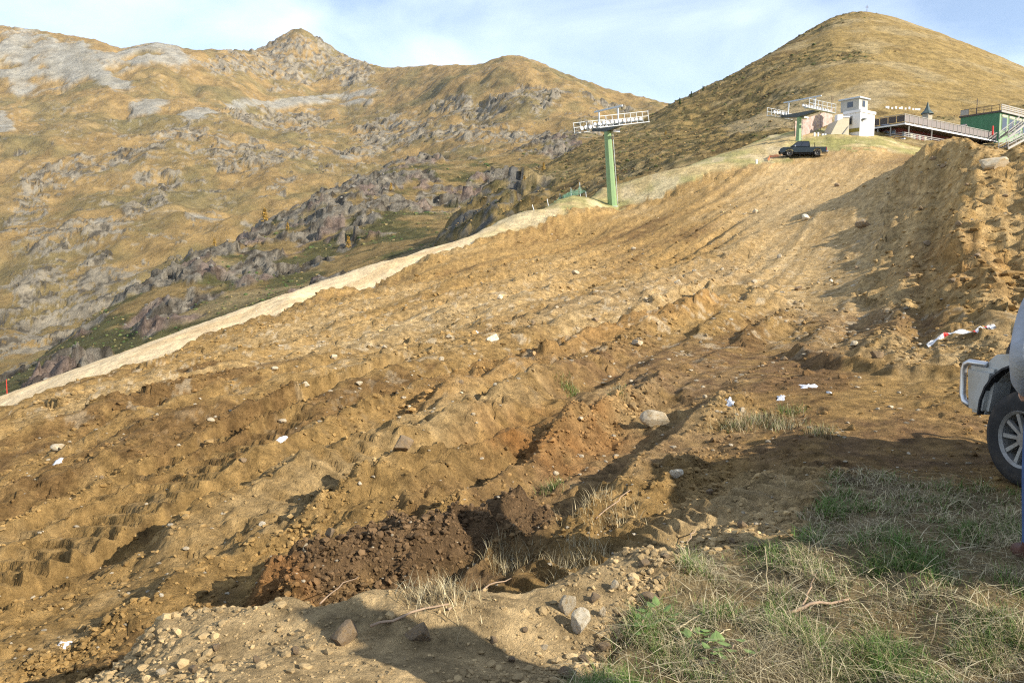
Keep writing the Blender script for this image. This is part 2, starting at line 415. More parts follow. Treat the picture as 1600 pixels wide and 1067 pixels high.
# crawler prints: bars across the direction of travel, in bands
def crawler(px, py, Y, length, width, pitch, depth, ang=0.0):
    c = unproj(px, py, Y); a = R(ang)
    d0, d1 = 0.5 * math.cos(a) - 0.866 * math.sin(a), 0.5 * math.sin(a) + 0.866 * math.cos(a)
    t = (XA - c[0]) * d0 + (YA - c[1]) * d1; s = (XA - c[0]) * d1 - (YA - c[1]) * d0
    s = s + 0.12 * pn(XA * 1.2, YA * 1.2, 81)
    m = sstep(width / 2 + .05, width / 2 - .05, np.abs(s)) * sstep(length / 2 + .3, length / 2 - .3, np.abs(t))
    ph = (t + 0.18 * np.abs(s) + 0.05 * pn(XA * 5, YA * 5, 82)) / pitch
    fr = ph - np.floor(ph)
    tooth = sstep(0.0, 0.12, fr) * sstep(1.0, 0.12, fr) * (0.8 + 0.4 * (_hash(np.floor(ph), np.floor(ph) * 0, 5) & 255) / 255.0)
    return m, m * ((tooth - 0.6) + .35 * fbm(XA * 6, YA * 6, 3, 83)) * depth
crawl = 0; crawlm = 0
for args in [(170, 835, 8.2, 4.6, 0.46, 0.27, 0.065, 8), (250, 770, 9.4, 5.5, 0.46, 0.27, 0.065, 8), (330, 705, 11, 6, 0.5, 0.3, 0.065, 8),
             (60, 890, 7.4, 3.2, 0.42, 0.26, 0.065, 8), (960, 850, 5.6, 2.6, 0.42, 0.24, 0.06, -28), (1060, 800, 6.0, 2.4, 0.4, 0.24, 0.06, -28), (640, 690, 10.2, 5, 0.45, 0.27, 0.07, 4),
             (480, 640, 13, 7, 0.5, 0.3, 0.065, 8)]:
    m_, d_ = crawler(*args); crawl = crawl + d_ * sd; crawlm = crawlm + m_; h = h * (1 - 0.92 * m_)
h = h + crawl
# long pushed-up berms seen in the photo: polyline of (px, py, Y), height, half width
def berm(pts, hgt, wid, seed, rough=0.5):
    P = np.array([unproj(*p)[:2] for p in pts]); best = np.full(XA.shape, 1e9); tt = np.zeros(XA.shape)
    wx = XA + 0.25 * wid * fbm(XA / wid, YA / wid, 2, seed); wy = YA + 0.25 * wid * fbm(XA / wid + 5, YA / wid, 2, seed + 1)
    L = 0; tot = sum(np.linalg.norm(P[i + 1] - P[i]) for i in range(len(P) - 1))
    for i in range(len(P) - 1):
        a, b = P[i], P[i + 1]; d = b - a; ll = d @ d
        t = np.clip(((wx - a[0]) * d[0] + (wy - a[1]) * d[1]) / ll, 0, 1)
        q = np.hypot(wx - a[0] - t * d[0], wy - a[1] - t * d[1])
        m = q < best; best = np.where(m, q, best); tt = np.where(m, (L + t * math.sqrt(ll)) / tot, tt); L += math.sqrt(ll)
    prof = np.clip(1 - best / wid, 0, 1); prof = prof * prof * (3 - 2 * prof)
    fade = sstep(0, 0.12, tt) * sstep(1, 0.88, tt)
    return hgt * prof * fade * (1 + rough * fbm(XA * 1.2 / wid, YA * 1.2 / wid, 3, seed + 2)), prof * fade
berms = [([(600, 655, 11.2), (760, 590, 14), (900, 535, 17), (1050, 490, 20), (1150, 470, 22.5)], 0.34, 0.8, 201),
         ([(180, 900, 6.6), (360, 800, 8), (560, 720, 9.4), (760, 650, 11), (900, 610, 12.5)], 0.24, 0.6, 211),
         ([(450, 850, 6.8), (640, 760, 7.9), (800, 690, 9.2), (960, 665, 9.8)], 0.22, 0.5, 221),
         ([(150, 1010, 5.1), (300, 900, 6.2), (520, 800, 7.4), (700, 735, 8.5)], 0.16, 0.35, 231),
         ([(380, 960, 5.25), (500, 895, 5.7), (640, 850, 6.0), (760, 815, 6.2), (880, 800, 6.4)], 0.24, 0.48, 241),     # dark humus
         ([(150, 1055, 3.8), (420, 988, 4.05), (700, 982, 4.0), (900, 945, 4.3), (1050, 890, 4.75)], 0.21, 0.60, 251),   # pale near berm
         ([(1240, 540, 15), (1300, 575, 12.6), (1420, 600, 11.2), (1560, 620, 10.6)], 0.16, 0.32, 261),
         ([(900, 455, 31), (1020, 430, 34), (1130, 400, 40), (1220, 370, 46)], 0.2, 1.5, 271),
         ([(1090, 460, 25.5), (1160, 462, 25), (1240, 480, 23)], 0.28, 0.9, 275),
         ([(600, 480, 33), (800, 430, 42), (960, 390, 51), (1100, 350, 60)], 0.22, 1.5, 281),
         ([(300, 600, 21), (520, 530, 27), (760, 470, 33), (900, 440, 38)], 0.2, 1.1, 291),
         ([(1440, 425, 25.2), (1500, 412, 25), (1580, 400, 24)], 0.30, 2.3, 401), ([(1430, 340, 38), (1490, 322, 36), (1570, 318, 34)], 0.30, 2.6, 405), ([(1430, 268, 47), (1480, 248, 45), (1560, 245, 44)], 0.30, 3.0, 409), ([(1460, 490, 18), (1540, 472, 17), (1620, 460, 17)], .4, 1.5, 413),
         ([(0, 760, 11.3), (200, 690, 13), (420, 620, 15.5), (620, 560, 18)], 0.22, 0.7, 295)]
bmask = []; hadd = 0
for b in berms:
    hh_, m_ = berm(*b); hadd = hadd + hh_; bmask.append(m_)
bmask[5] = np.maximum(bmask[5], sstep(4.55, 4.1, RR + .25 * fbm(XA * 1.5, YA * 1.5, 3, 255)) * (1 - np.where(verge, 1.0, 0.0)) * sstep(-3.2, -2.2, XA) * .7)
h = h * (1 - .9 * np.clip(bmask[5] * 1.8, 0, 1)) * (1 - .6 * np.clip(bmask[4] * 1.5, 0, 1)) + hadd
# raised ragged rim of the dirt field
rim = np.exp(-((YA - Yd * 0.965) / (0.035 * Yd)) ** 2) * (PX < 1210) * infront
h = h + rim * (0.06 + 0.4 * np.clip(fbm(XA * 0.5, YA * 0.5, 3, 301), -0.4, 1) + 0.2 * (billow(XA * 0.9, YA * 0.9, 3, 302) - 0.25)) * np.clip(YA / 35, 0.5, 1.3)
# humus and near berm are crumbly
hum = np.clip(bmask[4] * 1.4, 0, 1)
h = h + hum * (0.09 * fbm(XA * 4, YA * 4, 4, 77, .65) + 0.04 * lump2 + 0.02 * (billow(XA * 18, YA * 18, 2, 75, .5, DR * 18) - .2))
h = h + np.clip(bmask[5] * 1.3, 0, 1) * (0.010 * lump2 + 0.012 * lump + 0.010 * (billow(XA * 20, YA * 20, 2, 76, .5, DR * 20) - .2))
# spoil heap: gullies and lumps
sm = np.where(spoil, 1.0, 0.0)
gul = pn(XA * 0.55 + YA * 0.25, YA * 0.16, 311)
h = h + sm * (0.20 * gul + 0.36 * fbm(XA * 0.36, YA * 0.36, 4, 315, .55) + 0.25 * fbm(XA * 1.1, YA * 1.1, 3, 317, .6) + 0.10 * lump3)
# grass verge, meadow and gravel get their own small relief
vg = soften(np.where(verge, 1.0, 0.0), 6, 5); by = np.where(beyond & infront, 1.0, 0.0)
h = h + vg * (0.06 * fbm(XA * 2.2, YA * 2.2, 4, 321) + 0.03 * lump)
h = h + by * (0.10 * fbm(XA * 0.4, YA * 0.4, 5, 331) + 0.07 * (billow(XA * 1.1, YA * 1.1, 3, 332) - .3))
h = h + by * (PX > 1200) * 0.25 * fbm(XA * 0.5, YA * 0.5, 4, 335)
h = h * sstep(1.0, 2.6, RR)
ZA = ZA0 + h
# the heap's top edge as seen in the photo
hs = [(1405, 262), (1425, 242), (1450, 222), (1480, 213), (1510, 219), (1545, 232), (1575, 236), (1600, 226), (1700, 200), (1900, 150)]
hs_u = [unproj(p, q, 1.0)[0] for p, q in hs]; hs_v = [unproj(p, q, 1.0)[2] for p, q in hs]
capv = np.interp(np.where(infront, XA / np.maximum(YA, .1), 0), hs_u, hs_v) + 0.004 * fbm(XA * .9, YA * .9, 4, 341, .6)
heapc = infront & (YA > 14) & (YA < 66) & (XA / np.maximum(YA, .1) > hs_u[0])
ZA = np.where(heapc & (ZA > capv * YA), capv * YA - 0.10 * (ZA - capv * YA), ZA)
# outer edge of road and meadow strip as seen in the photo
es = [(-400, 765), (-150, 676), (0, 619), (100, 582), (200, 547), (300, 510), (400, 475), (500, 440), (600, 409), (700, 378), (760, 358), (860, 321), (920, 298), (1000, 279), (1050, 266), (1130, 239), (1200, 213), (1260, 200)]
es_u = [unproj(p, q, 1.0)[0] for p, q in es]; es_v = [unproj(p, q, 1.0)[2] for p, q in es]
UA = np.where(infront, XA / np.maximum(YA, .1), 9.0)
outer = infront & (YA > Yd * 1.02) & (YA < 1.06 * edge(E_road + [(1000, 100), (1050, 104), (1130, 110), (1200, 116), (1260, 124)], PX)) & (UA < es_u[-1])
va_ = np.where(outer, ZA / np.maximum(YA, .1), -9.0).max(0); ucol = np.tan(np.clip(thA, -1.5, 1.5))
dv = np.where((ucol < es_u[-2]) & (ucol > es_u[0]) & (va_ > -5), np.interp(ucol, es_u, es_v) - va_, 0.0)
dv = np.convolve(np.pad(dv, 6, mode='edge'), np.ones(13) / 13, 'valid')
dv = dv * sstep(es_u[-2], es_u[-4], ucol)
ZA = ZA + np.where(infront & (YA > Yd), dv[None, :] * YA * sstep(1.0, 1.25, YA / Yd), 0)
ZA = np.where(RR < 2.3, np.minimum(ZA, -1.6), ZA)
wh_ = np.exp(-(((XA - 4.2) / 1.2) ** 2 + ((YA - 6.3) / 1.1) ** 2)); ZA = ZA * (1 - wh_) + (-1.735) * wh_

# ---- colours (albedo)
col = np.zeros(XA.shape + (3,)) + np.array((0.300, 0.188, 0.070))
big = fbm(S * 0.5, T * 0.14, 4, 401); fine = fbm(XA * 2.4, YA * 2.4, 4, 405)
bigf = fbm(S * 0.16, T * 0.05, 4, 403)
mixb = np.where(YA < 22, big, bigf)
col = lerp3(col, (0.35, 0.238, 0.108), sstep(0.0, 0.5, mixb + 0.4 * fine))
col = lerp3(col, (0.165, 0.096, 0.038), 0.85 * sstep(0.05, 0.5, -mixb + 0.45 * fine))
pale = (0.46, 0.33, 0.168); brown = (0.18, 0.108, 0.055); humus = (0.150, 0.094, 0.048); orange = (0.27, 0.135, 0.050); red = (0.29, 0.135, 0.040)
W = (0.65 + 0.7 * fine)
col = lerp3(col, pale, np.clip(0.8 * blob(1290, 360, 150, 150, -30, 0.5) * W, 0, 1))
col = lerp3(col, pale, np.clip(0.8 * blob(1000, 468, 220, 26, -14, 0.5) * W, 0, 1))
col = lerp3(col, pale, np.clip(0.6 * blob(1420, 560, 160, 24, 5, 0.5) * W, 0, 1))
col = lerp3(col, pale, np.clip(0.5 * blob(700, 500, 260, 26, -18, 0.6) * W, 0, 1))
col = lerp3(col, brown, np.clip(0.9 * blob(1080, 585, 240, 46, 0, 0.5) * W, 0, 1))
col = lerp3(col, brown, np.clip(0.8 * blob(1360, 510, 120, 26, 6, 0.5) * W, 0, 1))
col = lerp3(col, brown, np.clip(0.85 * blob(1380, 700, 300, 50, 2, 0.4) * W, 0, 1))
col = lerp3(col, brown, np.clip(0.7 * blob(900, 730, 200, 50, -12, 0.5) * W, 0, 1))
col = lerp3(col, red, np.clip(0.9 * blob(850, 680, 120, 45, -10, 0.5) * W, 0, 1))
col = lerp3(col, red, np.clip(0.55 * blob(1500, 430, 90, 50, 10, 0.5) * W, 0, 1))
col = lerp3(col, (0.40, 0.275, 0.125), 0.7 * sm * sstep(-.2, .3, fine))
col = lerp3(col, (0.43, 0.31, 0.160), np.clip(bmask[5] * 2.0, 0, 1) * 0.95)
col = lerp3(col, (0.48, 0.345, 0.175), np.clip(0.8 * blob(1170, 800, 120, 60, -15, 0.5), 0, 1))
col = lerp3(col, (0.355, 0.205, 0.075), np.clip(bmask[0] * 1.2, 0, 1) * 0.8)
col = lerp3(col, humus, np.clip(hum * 1.5, 0, 1) * sstep(395, 520, PX + 60 * fine))
col = lerp3(col, humus, np.clip(blob(660, 900, 190, 60, -14, 0.35) * 1.2 * W, 0, 1) * 0.85 * (1 - np.clip(bmask[5] * 2.2, 0, 1)))
col = lerp3(col, orange, np.clip(blob(440, 950, 50, 22, -12, 0.5) * 1.1 * W, 0, 1) * (1 - np.clip(bmask[5] * 2, 0, 1)))
strip = pn(S * 1.4, T * .03, 417); col = col * (1 + .35 * strip * sstep(10, 30, YA))[..., None]
spk = fbm(XA * 7, YA * 7, 3, 411)
col = col * (1 + 0.45 * spk)[..., None]
col = lerp3(col, (0.48, 0.39, 0.26), 0.6 * sstep(0.36, 0.5, fbm(XA * 1.5, YA * 1.5, 5, 421, 0.75)) * sd * (1 - sm) * sstep(8, 20, YA) * sstep(50, 25, YA))
# verge soil under the blades, meadow, gravel road
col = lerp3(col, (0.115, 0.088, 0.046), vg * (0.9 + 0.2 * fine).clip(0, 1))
mead = np.zeros_like(col) + np.array((0.42, 0.315, 0.15))
mead = lerp3(mead, (0.30, 0.265, 0.105), sstep(-0.15, 0.35, fbm(XA * 0.12, YA * 0.12, 4, 431)))
mead = lerp3(mead, (0.50, 0.40, 0.235), 0.8 * sstep(0.0, 0.4, fbm(XA * 0.25 + 3, YA * 0.08, 4, 433)))
gm = inpoly(PX, PY, [(1225, 255), (1240, 225), (1330, 195), (1440, 220), (1440, 245), (1300, 248)])
mead = lerp3(mead, (0.235, 0.215, 0.075), np.where(gm, 0.85, 0.0) * sstep(-.5, .2, fbm(XA * .3, YA * .3, 3, 435)))
mead = mead * (1 + 0.3 * fbm(XA * 0.9, YA * 0.9, 3, 437))[..., None]
road_c = np.zeros_like(col) + np.array((0.60, 0.455, 0.265))
road_c = lerp3(road_c, (0.50, 0.35, 0.18), 0.8 * sstep(0.0, 0.4, fbm(S * 0.35, T * 0.05, 4, 441)))
road_c = road_c * (1 + 0.2 * fbm(XA * 0.8, YA * 0.8, 3, 443))[..., None]
road = beyond & infront & (YA < edge(E_road, PX) * (1 + 0.015 * fbm(XA * .3, YA * .3, 3, 451))) & (PX < 790 + 30 * fbm(XA * .2, YA * .2, 3, 452))
rmix = sstep(700, 830, PX + 60 * fbm(XA * .15, YA * .15, 3, 453))
col = np.where(beyond[..., None], mead, col)
rc = lerp3(road_c, mead, rmix)
col = np.where(road[..., None], rc, col)
valley = beyond & infront & (YA > edge(E_road, PX)) & (PX < 930)
col = np.where(valley[..., None], col * 0 + np.array((0.20, 0.17, 0.06)), col)
col = np.where(road[..., None], col * 1.1, col * np.where(beyond[..., None] | verge[..., None], 1.0, 1.22)); col = np.clip(col, 0.01, 0.85)

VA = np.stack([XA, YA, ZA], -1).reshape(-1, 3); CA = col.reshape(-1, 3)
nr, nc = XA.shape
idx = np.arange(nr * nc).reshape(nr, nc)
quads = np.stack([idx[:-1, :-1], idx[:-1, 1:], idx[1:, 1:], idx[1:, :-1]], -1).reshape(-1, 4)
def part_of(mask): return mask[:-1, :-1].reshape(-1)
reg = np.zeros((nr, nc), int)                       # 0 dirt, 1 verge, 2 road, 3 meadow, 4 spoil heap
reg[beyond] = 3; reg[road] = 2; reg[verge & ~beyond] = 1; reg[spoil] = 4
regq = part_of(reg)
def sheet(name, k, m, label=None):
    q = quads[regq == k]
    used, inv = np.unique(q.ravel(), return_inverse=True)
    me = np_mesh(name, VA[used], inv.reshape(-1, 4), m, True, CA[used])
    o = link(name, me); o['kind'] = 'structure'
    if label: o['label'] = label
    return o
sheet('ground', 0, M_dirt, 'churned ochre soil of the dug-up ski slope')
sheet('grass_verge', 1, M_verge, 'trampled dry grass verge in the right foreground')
sheet('gravel_road', 2, M_gravel, 'pale gravel track running down along the edge of the dug-up slope')
sheet('meadow', 3, M_meadow, 'cropped straw coloured grass strip beyond the dug-up slope')
sheet('spoil_heap', 4, M_heap, 'big heap of dug-out earth on the right')

# ground queries
def gz(x, y):
    th = math.atan2(x, y); r = math.log(max(math.hypot(x, y), 0.51))
    j = int(np.clip(np.searchsorted(thA, th) - 1, 0, nc - 2)); i = int(np.clip(np.searchsorted(lrA, r) - 1, 0, nr - 2))
    a = (th - thA[j]) / (thA[j + 1] - thA[j]); b = np.clip((r - lrA[i]) / (lrA[i + 1] - lrA[i]), 0, 1)
    return float((ZA[i, j] * (1 - a) + ZA[i, j + 1] * a) * (1 - b) + (ZA[i + 1, j] * (1 - a) + ZA[i + 1, j + 1] * a) * b)
PXd, PYd = proj(XA, YA, ZA)
def hit(px, py):
    """first point of the ground seen at a photo pixel"""
    j = int(np.argmin(np.abs(thA - math.atan2((px - CX) / F, cp + (CY - py) / F * sp_))))
    c = PYd[:, j]; ok = np.nonzero((c <= py) & (YA[:, j] > 1.5))[0]
    i = ok[0] if len(ok) else nr - 1
    return Vector((XA[i, j], YA[i, j], ZA[i, j]))

# ================================================================== HILL, SPUR, MOUNTAIN
def sheet_polar(ctrl, u0, u1, ncol, Y0, Y1, nrow, lam=1e-3, rowpow=1.0):
    """v = height/distance fitted over (tan azimuth, ln distance)"""
    P = []; v = []
    for t in ctrl:
        p = unproj(*t); P.append((p[0] / p[1] * Q, math.log(p[1]))); v.append(p[2] / p[1])
    f = TPS(P, v, lam)
    u = np.linspace(u0, u1, ncol); ly = np.linspace(0, 1, nrow) ** rowpow * (math.log(Y1) - math.log(Y0)) + math.log(Y0)
    V = f.grid(u * Q, ly, 4)
    U, LY = np.meshgrid(u, ly); Y = np.exp(LY)
    return U * Y, Y, V * Y
def quad_grid(X):
    a, b = X.shape; i = np.arange(a * b).reshape(a, b)
    return np.stack([i[:-1, :-1], i[:-1, 1:], i[1:, 1:], i[1:, :-1]], -1).reshape(-1, 4)
def pblob(PX, PY, wob, cx, cy, rx, ry, ang=0.0, soft=0.16):
    a = R(ang); dx = PX - cx; dy = PY - cy
    p = (dx * math.cos(a) + dy * math.sin(a)) / rx; q = (-dx * math.sin(a) + dy * math.cos(a)) / ry
    return sstep(1 + soft, 1 - soft, np.sqrt(p * p + q * q) + 0.55 * wob)

def fix_sky(X, Y, Z, sky):
    """lets the skyline run where the photo has it; broad, smooth corrections only"""
    u_ = [unproj(p, q, 1.0)[0] for p, q, _ in sky]; v_ = [unproj(p, q, 1.0)[2] for p, q, _ in sky]; y_ = [t[2] for t in sky]
    uc = X[0] / Y[0]; ys = np.interp(uc, u_, y_); far = Y > .7 * ys[None]
    for wid in (25, 11, 7):
        V = np.where(far, Z / Y, -9).max(0)
        d = np.clip(np.interp(uc, u_, v_) - V, -.05, .05) * sstep(u_[0] - .01, u_[0] + .03, uc) * sstep(u_[-1] + .01, u_[-1] - .03, uc)
        for _ in range(2): d = np.convolve(np.pad(d, wid // 2, mode='edge'), np.ones(wid) / wid, 'valid')
        Z = Z + d[None] * Y * sstep(.45, .95, Y / ys[None])
    return Z
# ---- shrubby hill on the right
B_sky = [(1055, 165, 420), (1100, 140, 410), (1150, 114, 400), (1200, 85, 400), (1250, 55, 395), (1300, 27, 390), (1345, 17, 390), (1390, 25, 390), (1450, 45, 400), (1520, 72, 410), (1600, 105, 420), (1700, 145, 430), (1850, 200, 440)]
B = [(690, 392, 150), (760, 368, 140), (860, 330, 130), (920, 306, 120), (1000, 288, 112), (1050, 275, 112), (1130, 248, 116), (1200, 222, 120), (1280, 205, 130), (1400, 204, 152), (1600, 212, 160), (1800, 220, 160), (1280, 190, 145), (1400, 187, 168), (1600, 192, 176), (1800, 200, 176)] + B_sky
B += [(1000, 192, 375), (940, 212, 305), (900, 228, 265), (850, 258, 225), (800, 295, 205), (740, 335, 185), (690, 368, 172), (1100, 200, 230), (1300, 130, 230), (1300, 174, 170), (1200, 150, 240), (1450, 110, 250), (1500, 165, 195), (1000, 240, 180), (1600, 150, 230), (900, 265, 175)]
B += [(px, py + 70, Y * 1.22) for px, py, Y in B_sky] + [(1000, 290, 460), (940, 300, 380), (850, 340, 290), (740, 420, 230), (690, 450, 210), (600, 520, 180), (600, 560, 240), (620, 470, 160)]
XB, YB, ZB = sheet_polar(B, -0.2, 0.85, 460, 98, 520, 250, 5e-4, 0.9)
PXb, PYb = proj(XB, YB, ZB)
shrubbiness = sstep(-0.25, 0.25, fbm(XB * 0.03, YB * 0.03, 4, 501) + 0.55 * sstep(1330, 1050, PXb) - 0.25 * sstep(1350, 1500, PXb) - 0.3 * sstep(225, 150, PYb) * (PXb > 1300))
lowrock = pblob(PXb, PYb, fbm(XB * .05, YB * .05, 3, 502), 770, 325, 90, 42, -30)
ZB = ZB + 2.2 * fbm(XB * 0.02, YB * 0.02, 4, 503) + shrubbiness * 1.0 * (billow(XB * 0.22, YB * 0.22, 4, 505, 0.65) - .3) + 0.35 * (billow(XB * 0.4, YB * 0.4, 3, 507) - .3)
ZB = fix_sky(XB, YB, ZB, [(800, 292, 205), (850, 260, 225), (900, 230, 265), (940, 213, 305), (1000, 192, 375)] + B_sky)
ZB = ZB + .5 * fbm(XB * .12, YB * .12, 3, 531)
cb, eb = cells(XB * 0.12, YB * 0.2, 509)
ZB = ZB + lowrock * (2.5 * (cb - 0.4) + 1.2 * fbm(XB * .2, YB * .2, 3, 511))
cB = np.zeros(XB.shape + (3,)) + np.array((0.36, 0.25, 0.095))
cB = lerp3(cB, (0.40, 0.30, 0.145), sstep(0, .4, fbm(XB * .05, YB * .05, 4, 521)))
shn = sstep(-0.06, 0.22, fbm(XB * 0.15 + .6 * fbm(XB * .03, YB * .03, 2, 541), YB * 0.33, 5, 523, 0.7) + 0.35 * (shrubbiness - 0.55))
cB = lerp3(cB, (0.115, 0.098, 0.040), 0.85 * shn * (0.25 + 0.75 * shrubbiness))
cB = lerp3(cB, (0.20, 0.12, 0.05), 0.5 * shn * sstep(0, .4, fbm(XB * .06 + 7, YB * .1, 3, 525)))
cB = lerp3(cB, (0.17, 0.16, 0.14), lowrock * sstep(-.1, .3, fbm(XB * .3, YB * .3, 4, 527)))
cB = lerp3(cB, (0.46, 0.36, 0.20), 0.7 * pblob(PXb, PYb, fbm(XB * .05, YB * .05, 3, 528), 1260, 175, 130, 22, -12))
o = link('hill', np_mesh('hill', np.stack([XB, YB, ZB], -1).reshape(-1, 3), quad_grid(XB), M_hill, True, np.clip(cB * (.62 + .10 * sstep(1100, 1350, PXb))[..., None], .01, .8).reshape(-1, 3))); tag(o, 'rounded shrubby hill with a grassy top behind the buildings', kind='structure')

# ---- rocky spur in the middle distance
C_cr = [(-200, 700, 150), (0, 602, 175), (100, 540, 200), (170, 482, 225), (230, 436, 245), (300, 405, 265), (400, 365, 300), (440, 340, 320), (500, 312, 345), (560, 282, 380), (640, 256, 420), (700, 268, 440), (780, 245, 470), (860, 218, 520), (920, 225, 540), (1000, 250, 560)]
Cc = [(-200, 760, 95), (0, 660, 105), (200, 580, 110), (400, 500, 115), (600, 430, 120), (700, 400, 130), (850, 360, 140)] + C_cr
Cc += [(300, 470, 190), (450, 420, 220), (600, 350, 250), (200, 530, 165), (700, 320, 300), (800, 290, 330)]
Cc += [(px, py + 110, Y * 1.4) for px, py, Y in C_cr]
XC, YC, ZC = sheet_polar(Cc, -0.8, 0.25, 460, 90, 620, 250, 5e-4, 0.95)
PXc, PYc = proj(XC, YC, ZC)
wobC = fbm(XC * .03, YC * .03, 4, 601)
rk = np.zeros(XC.shape)
for e in [(330, 430, 120, 42, -33), (520, 345, 130, 48, -33), (240, 470, 70, 40, -40), (640, 285, 60, 38, -15), (440, 400, 110, 30, -28), (860, 225, 60, 24, 0), (740, 300, 60, 22, -20), (90, 590, 70, 25, -25)]:
    rk = np.maximum(rk, pblob(PXc, PYc, wobC, *e))
rk = rk * sstep(-0.25, 0.10, fbm(XC * .06, YC * .06, 4, 603)) 
rk = np.maximum(rk, 0.7 * sstep(0.30, 0.42, fbm(XC * .04, YC * .055, 5, 605)))
c1, e1 = cells(XC * 0.085 + .02 * YC, YC * 0.11, 607); c2, e2 = cells(XC * 0.26, YC * 0.30, 609)
ZC = ZC + 3.0 * fbm(XC * .015, YC * .015, 4, 611) + rk * (2.8 * (c1 - .35) + 1.5 * (c2 - .4) + 1.6 * fbm(XC * .2, YC * .2, 3, 613, .6)) + (1 - rk) * 0.8 * (billow(XC * .15, YC * .15, 3, 615) - .3)
cC = np.zeros(XC.shape + (3,)) + np.array((0.21, 0.145, 0.06))
cC = lerp3(cC, (0.072, 0.070, 0.028), 0.92 * sstep(-.15, .25, fbm(XC * .03, YC * .04, 5, 621, .65) + 0.25 * sstep(300, 480, PYc)))
cC = lerp3(cC, (0.255, 0.19, 0.095), 0.8 * sstep(.05, .35, fbm(XC * .02 + 5, YC * .03, 4, 623)))
rockc = np.zeros_like(cC) + np.array((0.190, 0.165, 0.125))
rockc = lerp3(rockc, (0.07, 0.058, 0.042), sstep(0, .3, fbm(XC * .2, YC * .2, 4, 625, .7)))
rockc = lerp3(rockc, (0.195, 0.135, 0.105), 0.7 * sstep(.05, .4, fbm(XC * .05, YC * .05, 3, 627)))
cC = cC + (rockc - cC) * (sstep(.25, .6, rk + .25 * fbm(XC * .2, YC * .2, 3, 629)))[..., None]
o = link('rocky_spur', np_mesh('rocky_spur', np.stack([XC, YC, ZC], -1).reshape(-1, 3), quad_grid(XC), M_spur, True, np.clip(cC * 1.08, .01, .8).reshape(-1, 3))); tag(o, 'rocky spur with crags below the far mountain', kind='structure')

# ---- far mountain
D_sky = [(-300, 30, 2000), (-100, 38, 2000), (0, 40, 2000), (60, 47, 2000), (150, 63, 2000), (188, 76, 2000), (240, 66, 1950), (270, 70, 1980), (300, 78, 2050), (400, 78, 2250), (432, 60, 2350), (466, 42, 2400), (500, 60, 2380), (540, 87, 2350), (600, 106, 2300), (680, 102, 2150), (750, 101, 1950), (775, 91, 1850), (800, 86, 1800), (830, 93, 1780), (900, 122, 1700), (960, 142, 1650), (1000, 151, 1620), (1050, 163, 1600), (1110, 180, 1600), (1200, 205, 1600)]
D = list(D_sky)
for px, sh in ((-300, 30), (-100, 20), (100, 0), (300, -20), (500, -30), (700, -30), (900, -30), (1100, -30)):
    D += [(px, 690 + sh, 330), (px, 480 + sh, 600), (px, 335 + sh * .8, 900)]
D += [(-300, 210, 1300), (-100, 205, 1300), (100, 205, 1300), (300, 205, 1300), (500, 200, 1400), (0, 130, 1700), (150, 120, 1720), (250, 115, 1700), (300, 140, 1700), (360, 100, 1980), (466, 95, 2230), (466, 140, 2000), (400, 150, 1850), (560, 140, 2050),
      (600, 160, 1900), (600, 205, 1480), (680, 165, 1600), (680, 200, 1350), (800, 150, 1480), (800, 195, 1250), (900, 175, 1350), (1000, 190, 1380), (600, 255, 1150), (800, 240, 1020), (1000, 240, 1000)]
D += [(px, py + 90, Y * 1.2) for px, py, Y in D_sky[::2]]
XD, YD, ZD = sheet_polar(D, -0.8, 0.32, 620, 300, 2850, 520, 3e-4, 0.8)
PXf, PYf = proj(XD, YD, ZD)
k = 1 / 1000.0
wob = fbm(XD * 14 * k, YD * 14 * k, 6, 701, .68)
scree = np.zeros(XD.shape)
for e in [(30, 92, 42, 42, 10), (105, 95, 70, 24, 18), (150, 118, 60, 16, 25), (205, 88, 60, 15, -22), (255, 82, 50, 14, 20), (95, 120, 60, 16, 0), (470, 155, 120, 7, -5), (230, 160, 30, 12, 0), (310, 182, 28, 7, 0), (550, 163, 28, 6, 0), (5, 200, 16, 20, 0), (380, 340, 40, 13, -14), (290, 345, 50, 5, -4), (155, 363, 10, 8, 0), (560, 237, 30, 5, -15)]:
    scree = np.maximum(scree, pblob(PXf, PYf, wob, *e))
scree = scree * sstep(-0.38, -0.12, fbm(XD * 14 * k, YD * 14 * k, 4, 703))
rkD = np.zeros(XD.shape)
for e in [(430, 182, 75, 14, 3), (485, 182, 20, 12, -30), (740, 168, 60, 14, 4), (840, 160, 44, 22, 0), (950, 160, 45, 10, 14), (410, 240, 80, 20, 0), (285, 208, 45, 14, -8), (465, 90, 75, 38, 0), (540, 105, 45, 22, 30), (370, 105, 60, 14, 0), (70, 270, 55, 18, -15), (250, 275, 50, 10, 5), (300, 288, 60, 8, 0), (180, 245, 80, 16, -5), (560, 225, 60, 14, -8), (620, 200, 60, 16, -6), (110, 385, 90, 22, -10), (60, 500, 90, 60, -35), (170, 480, 60, 40, -35), (230, 320, 40, 22, -40), (140, 430, 40, 16, -35), (900, 215, 60, 12, 0), (700, 210, 80, 14, 0), (40, 330, 50, 20, -25), (800, 212, 60, 10, 0)]:
    rkD = np.maximum(rkD, pblob(PXf, PYf, wob, *e))
rkD = rkD * sstep(-0.30, 0.10, fbm(XD * 34 * k, YD * 40 * k, 6, 705, .78))
rkD = np.maximum(rkD, 0.7 * sstep(0.46, 0.56, fbm(XD * 24 * k, YD * 30 * k, 7, 707, .74)) * sstep(130, 200, PYf))
rkD = np.clip(rkD * (1 - scree), 0, 1)
d1, _ = cells(XD * 20 * k, YD * 22 * k, 711); d2, _ = cells(XD * 52 * k, YD * 52 * k, 713)
amp = sstep(300, 900, YD)
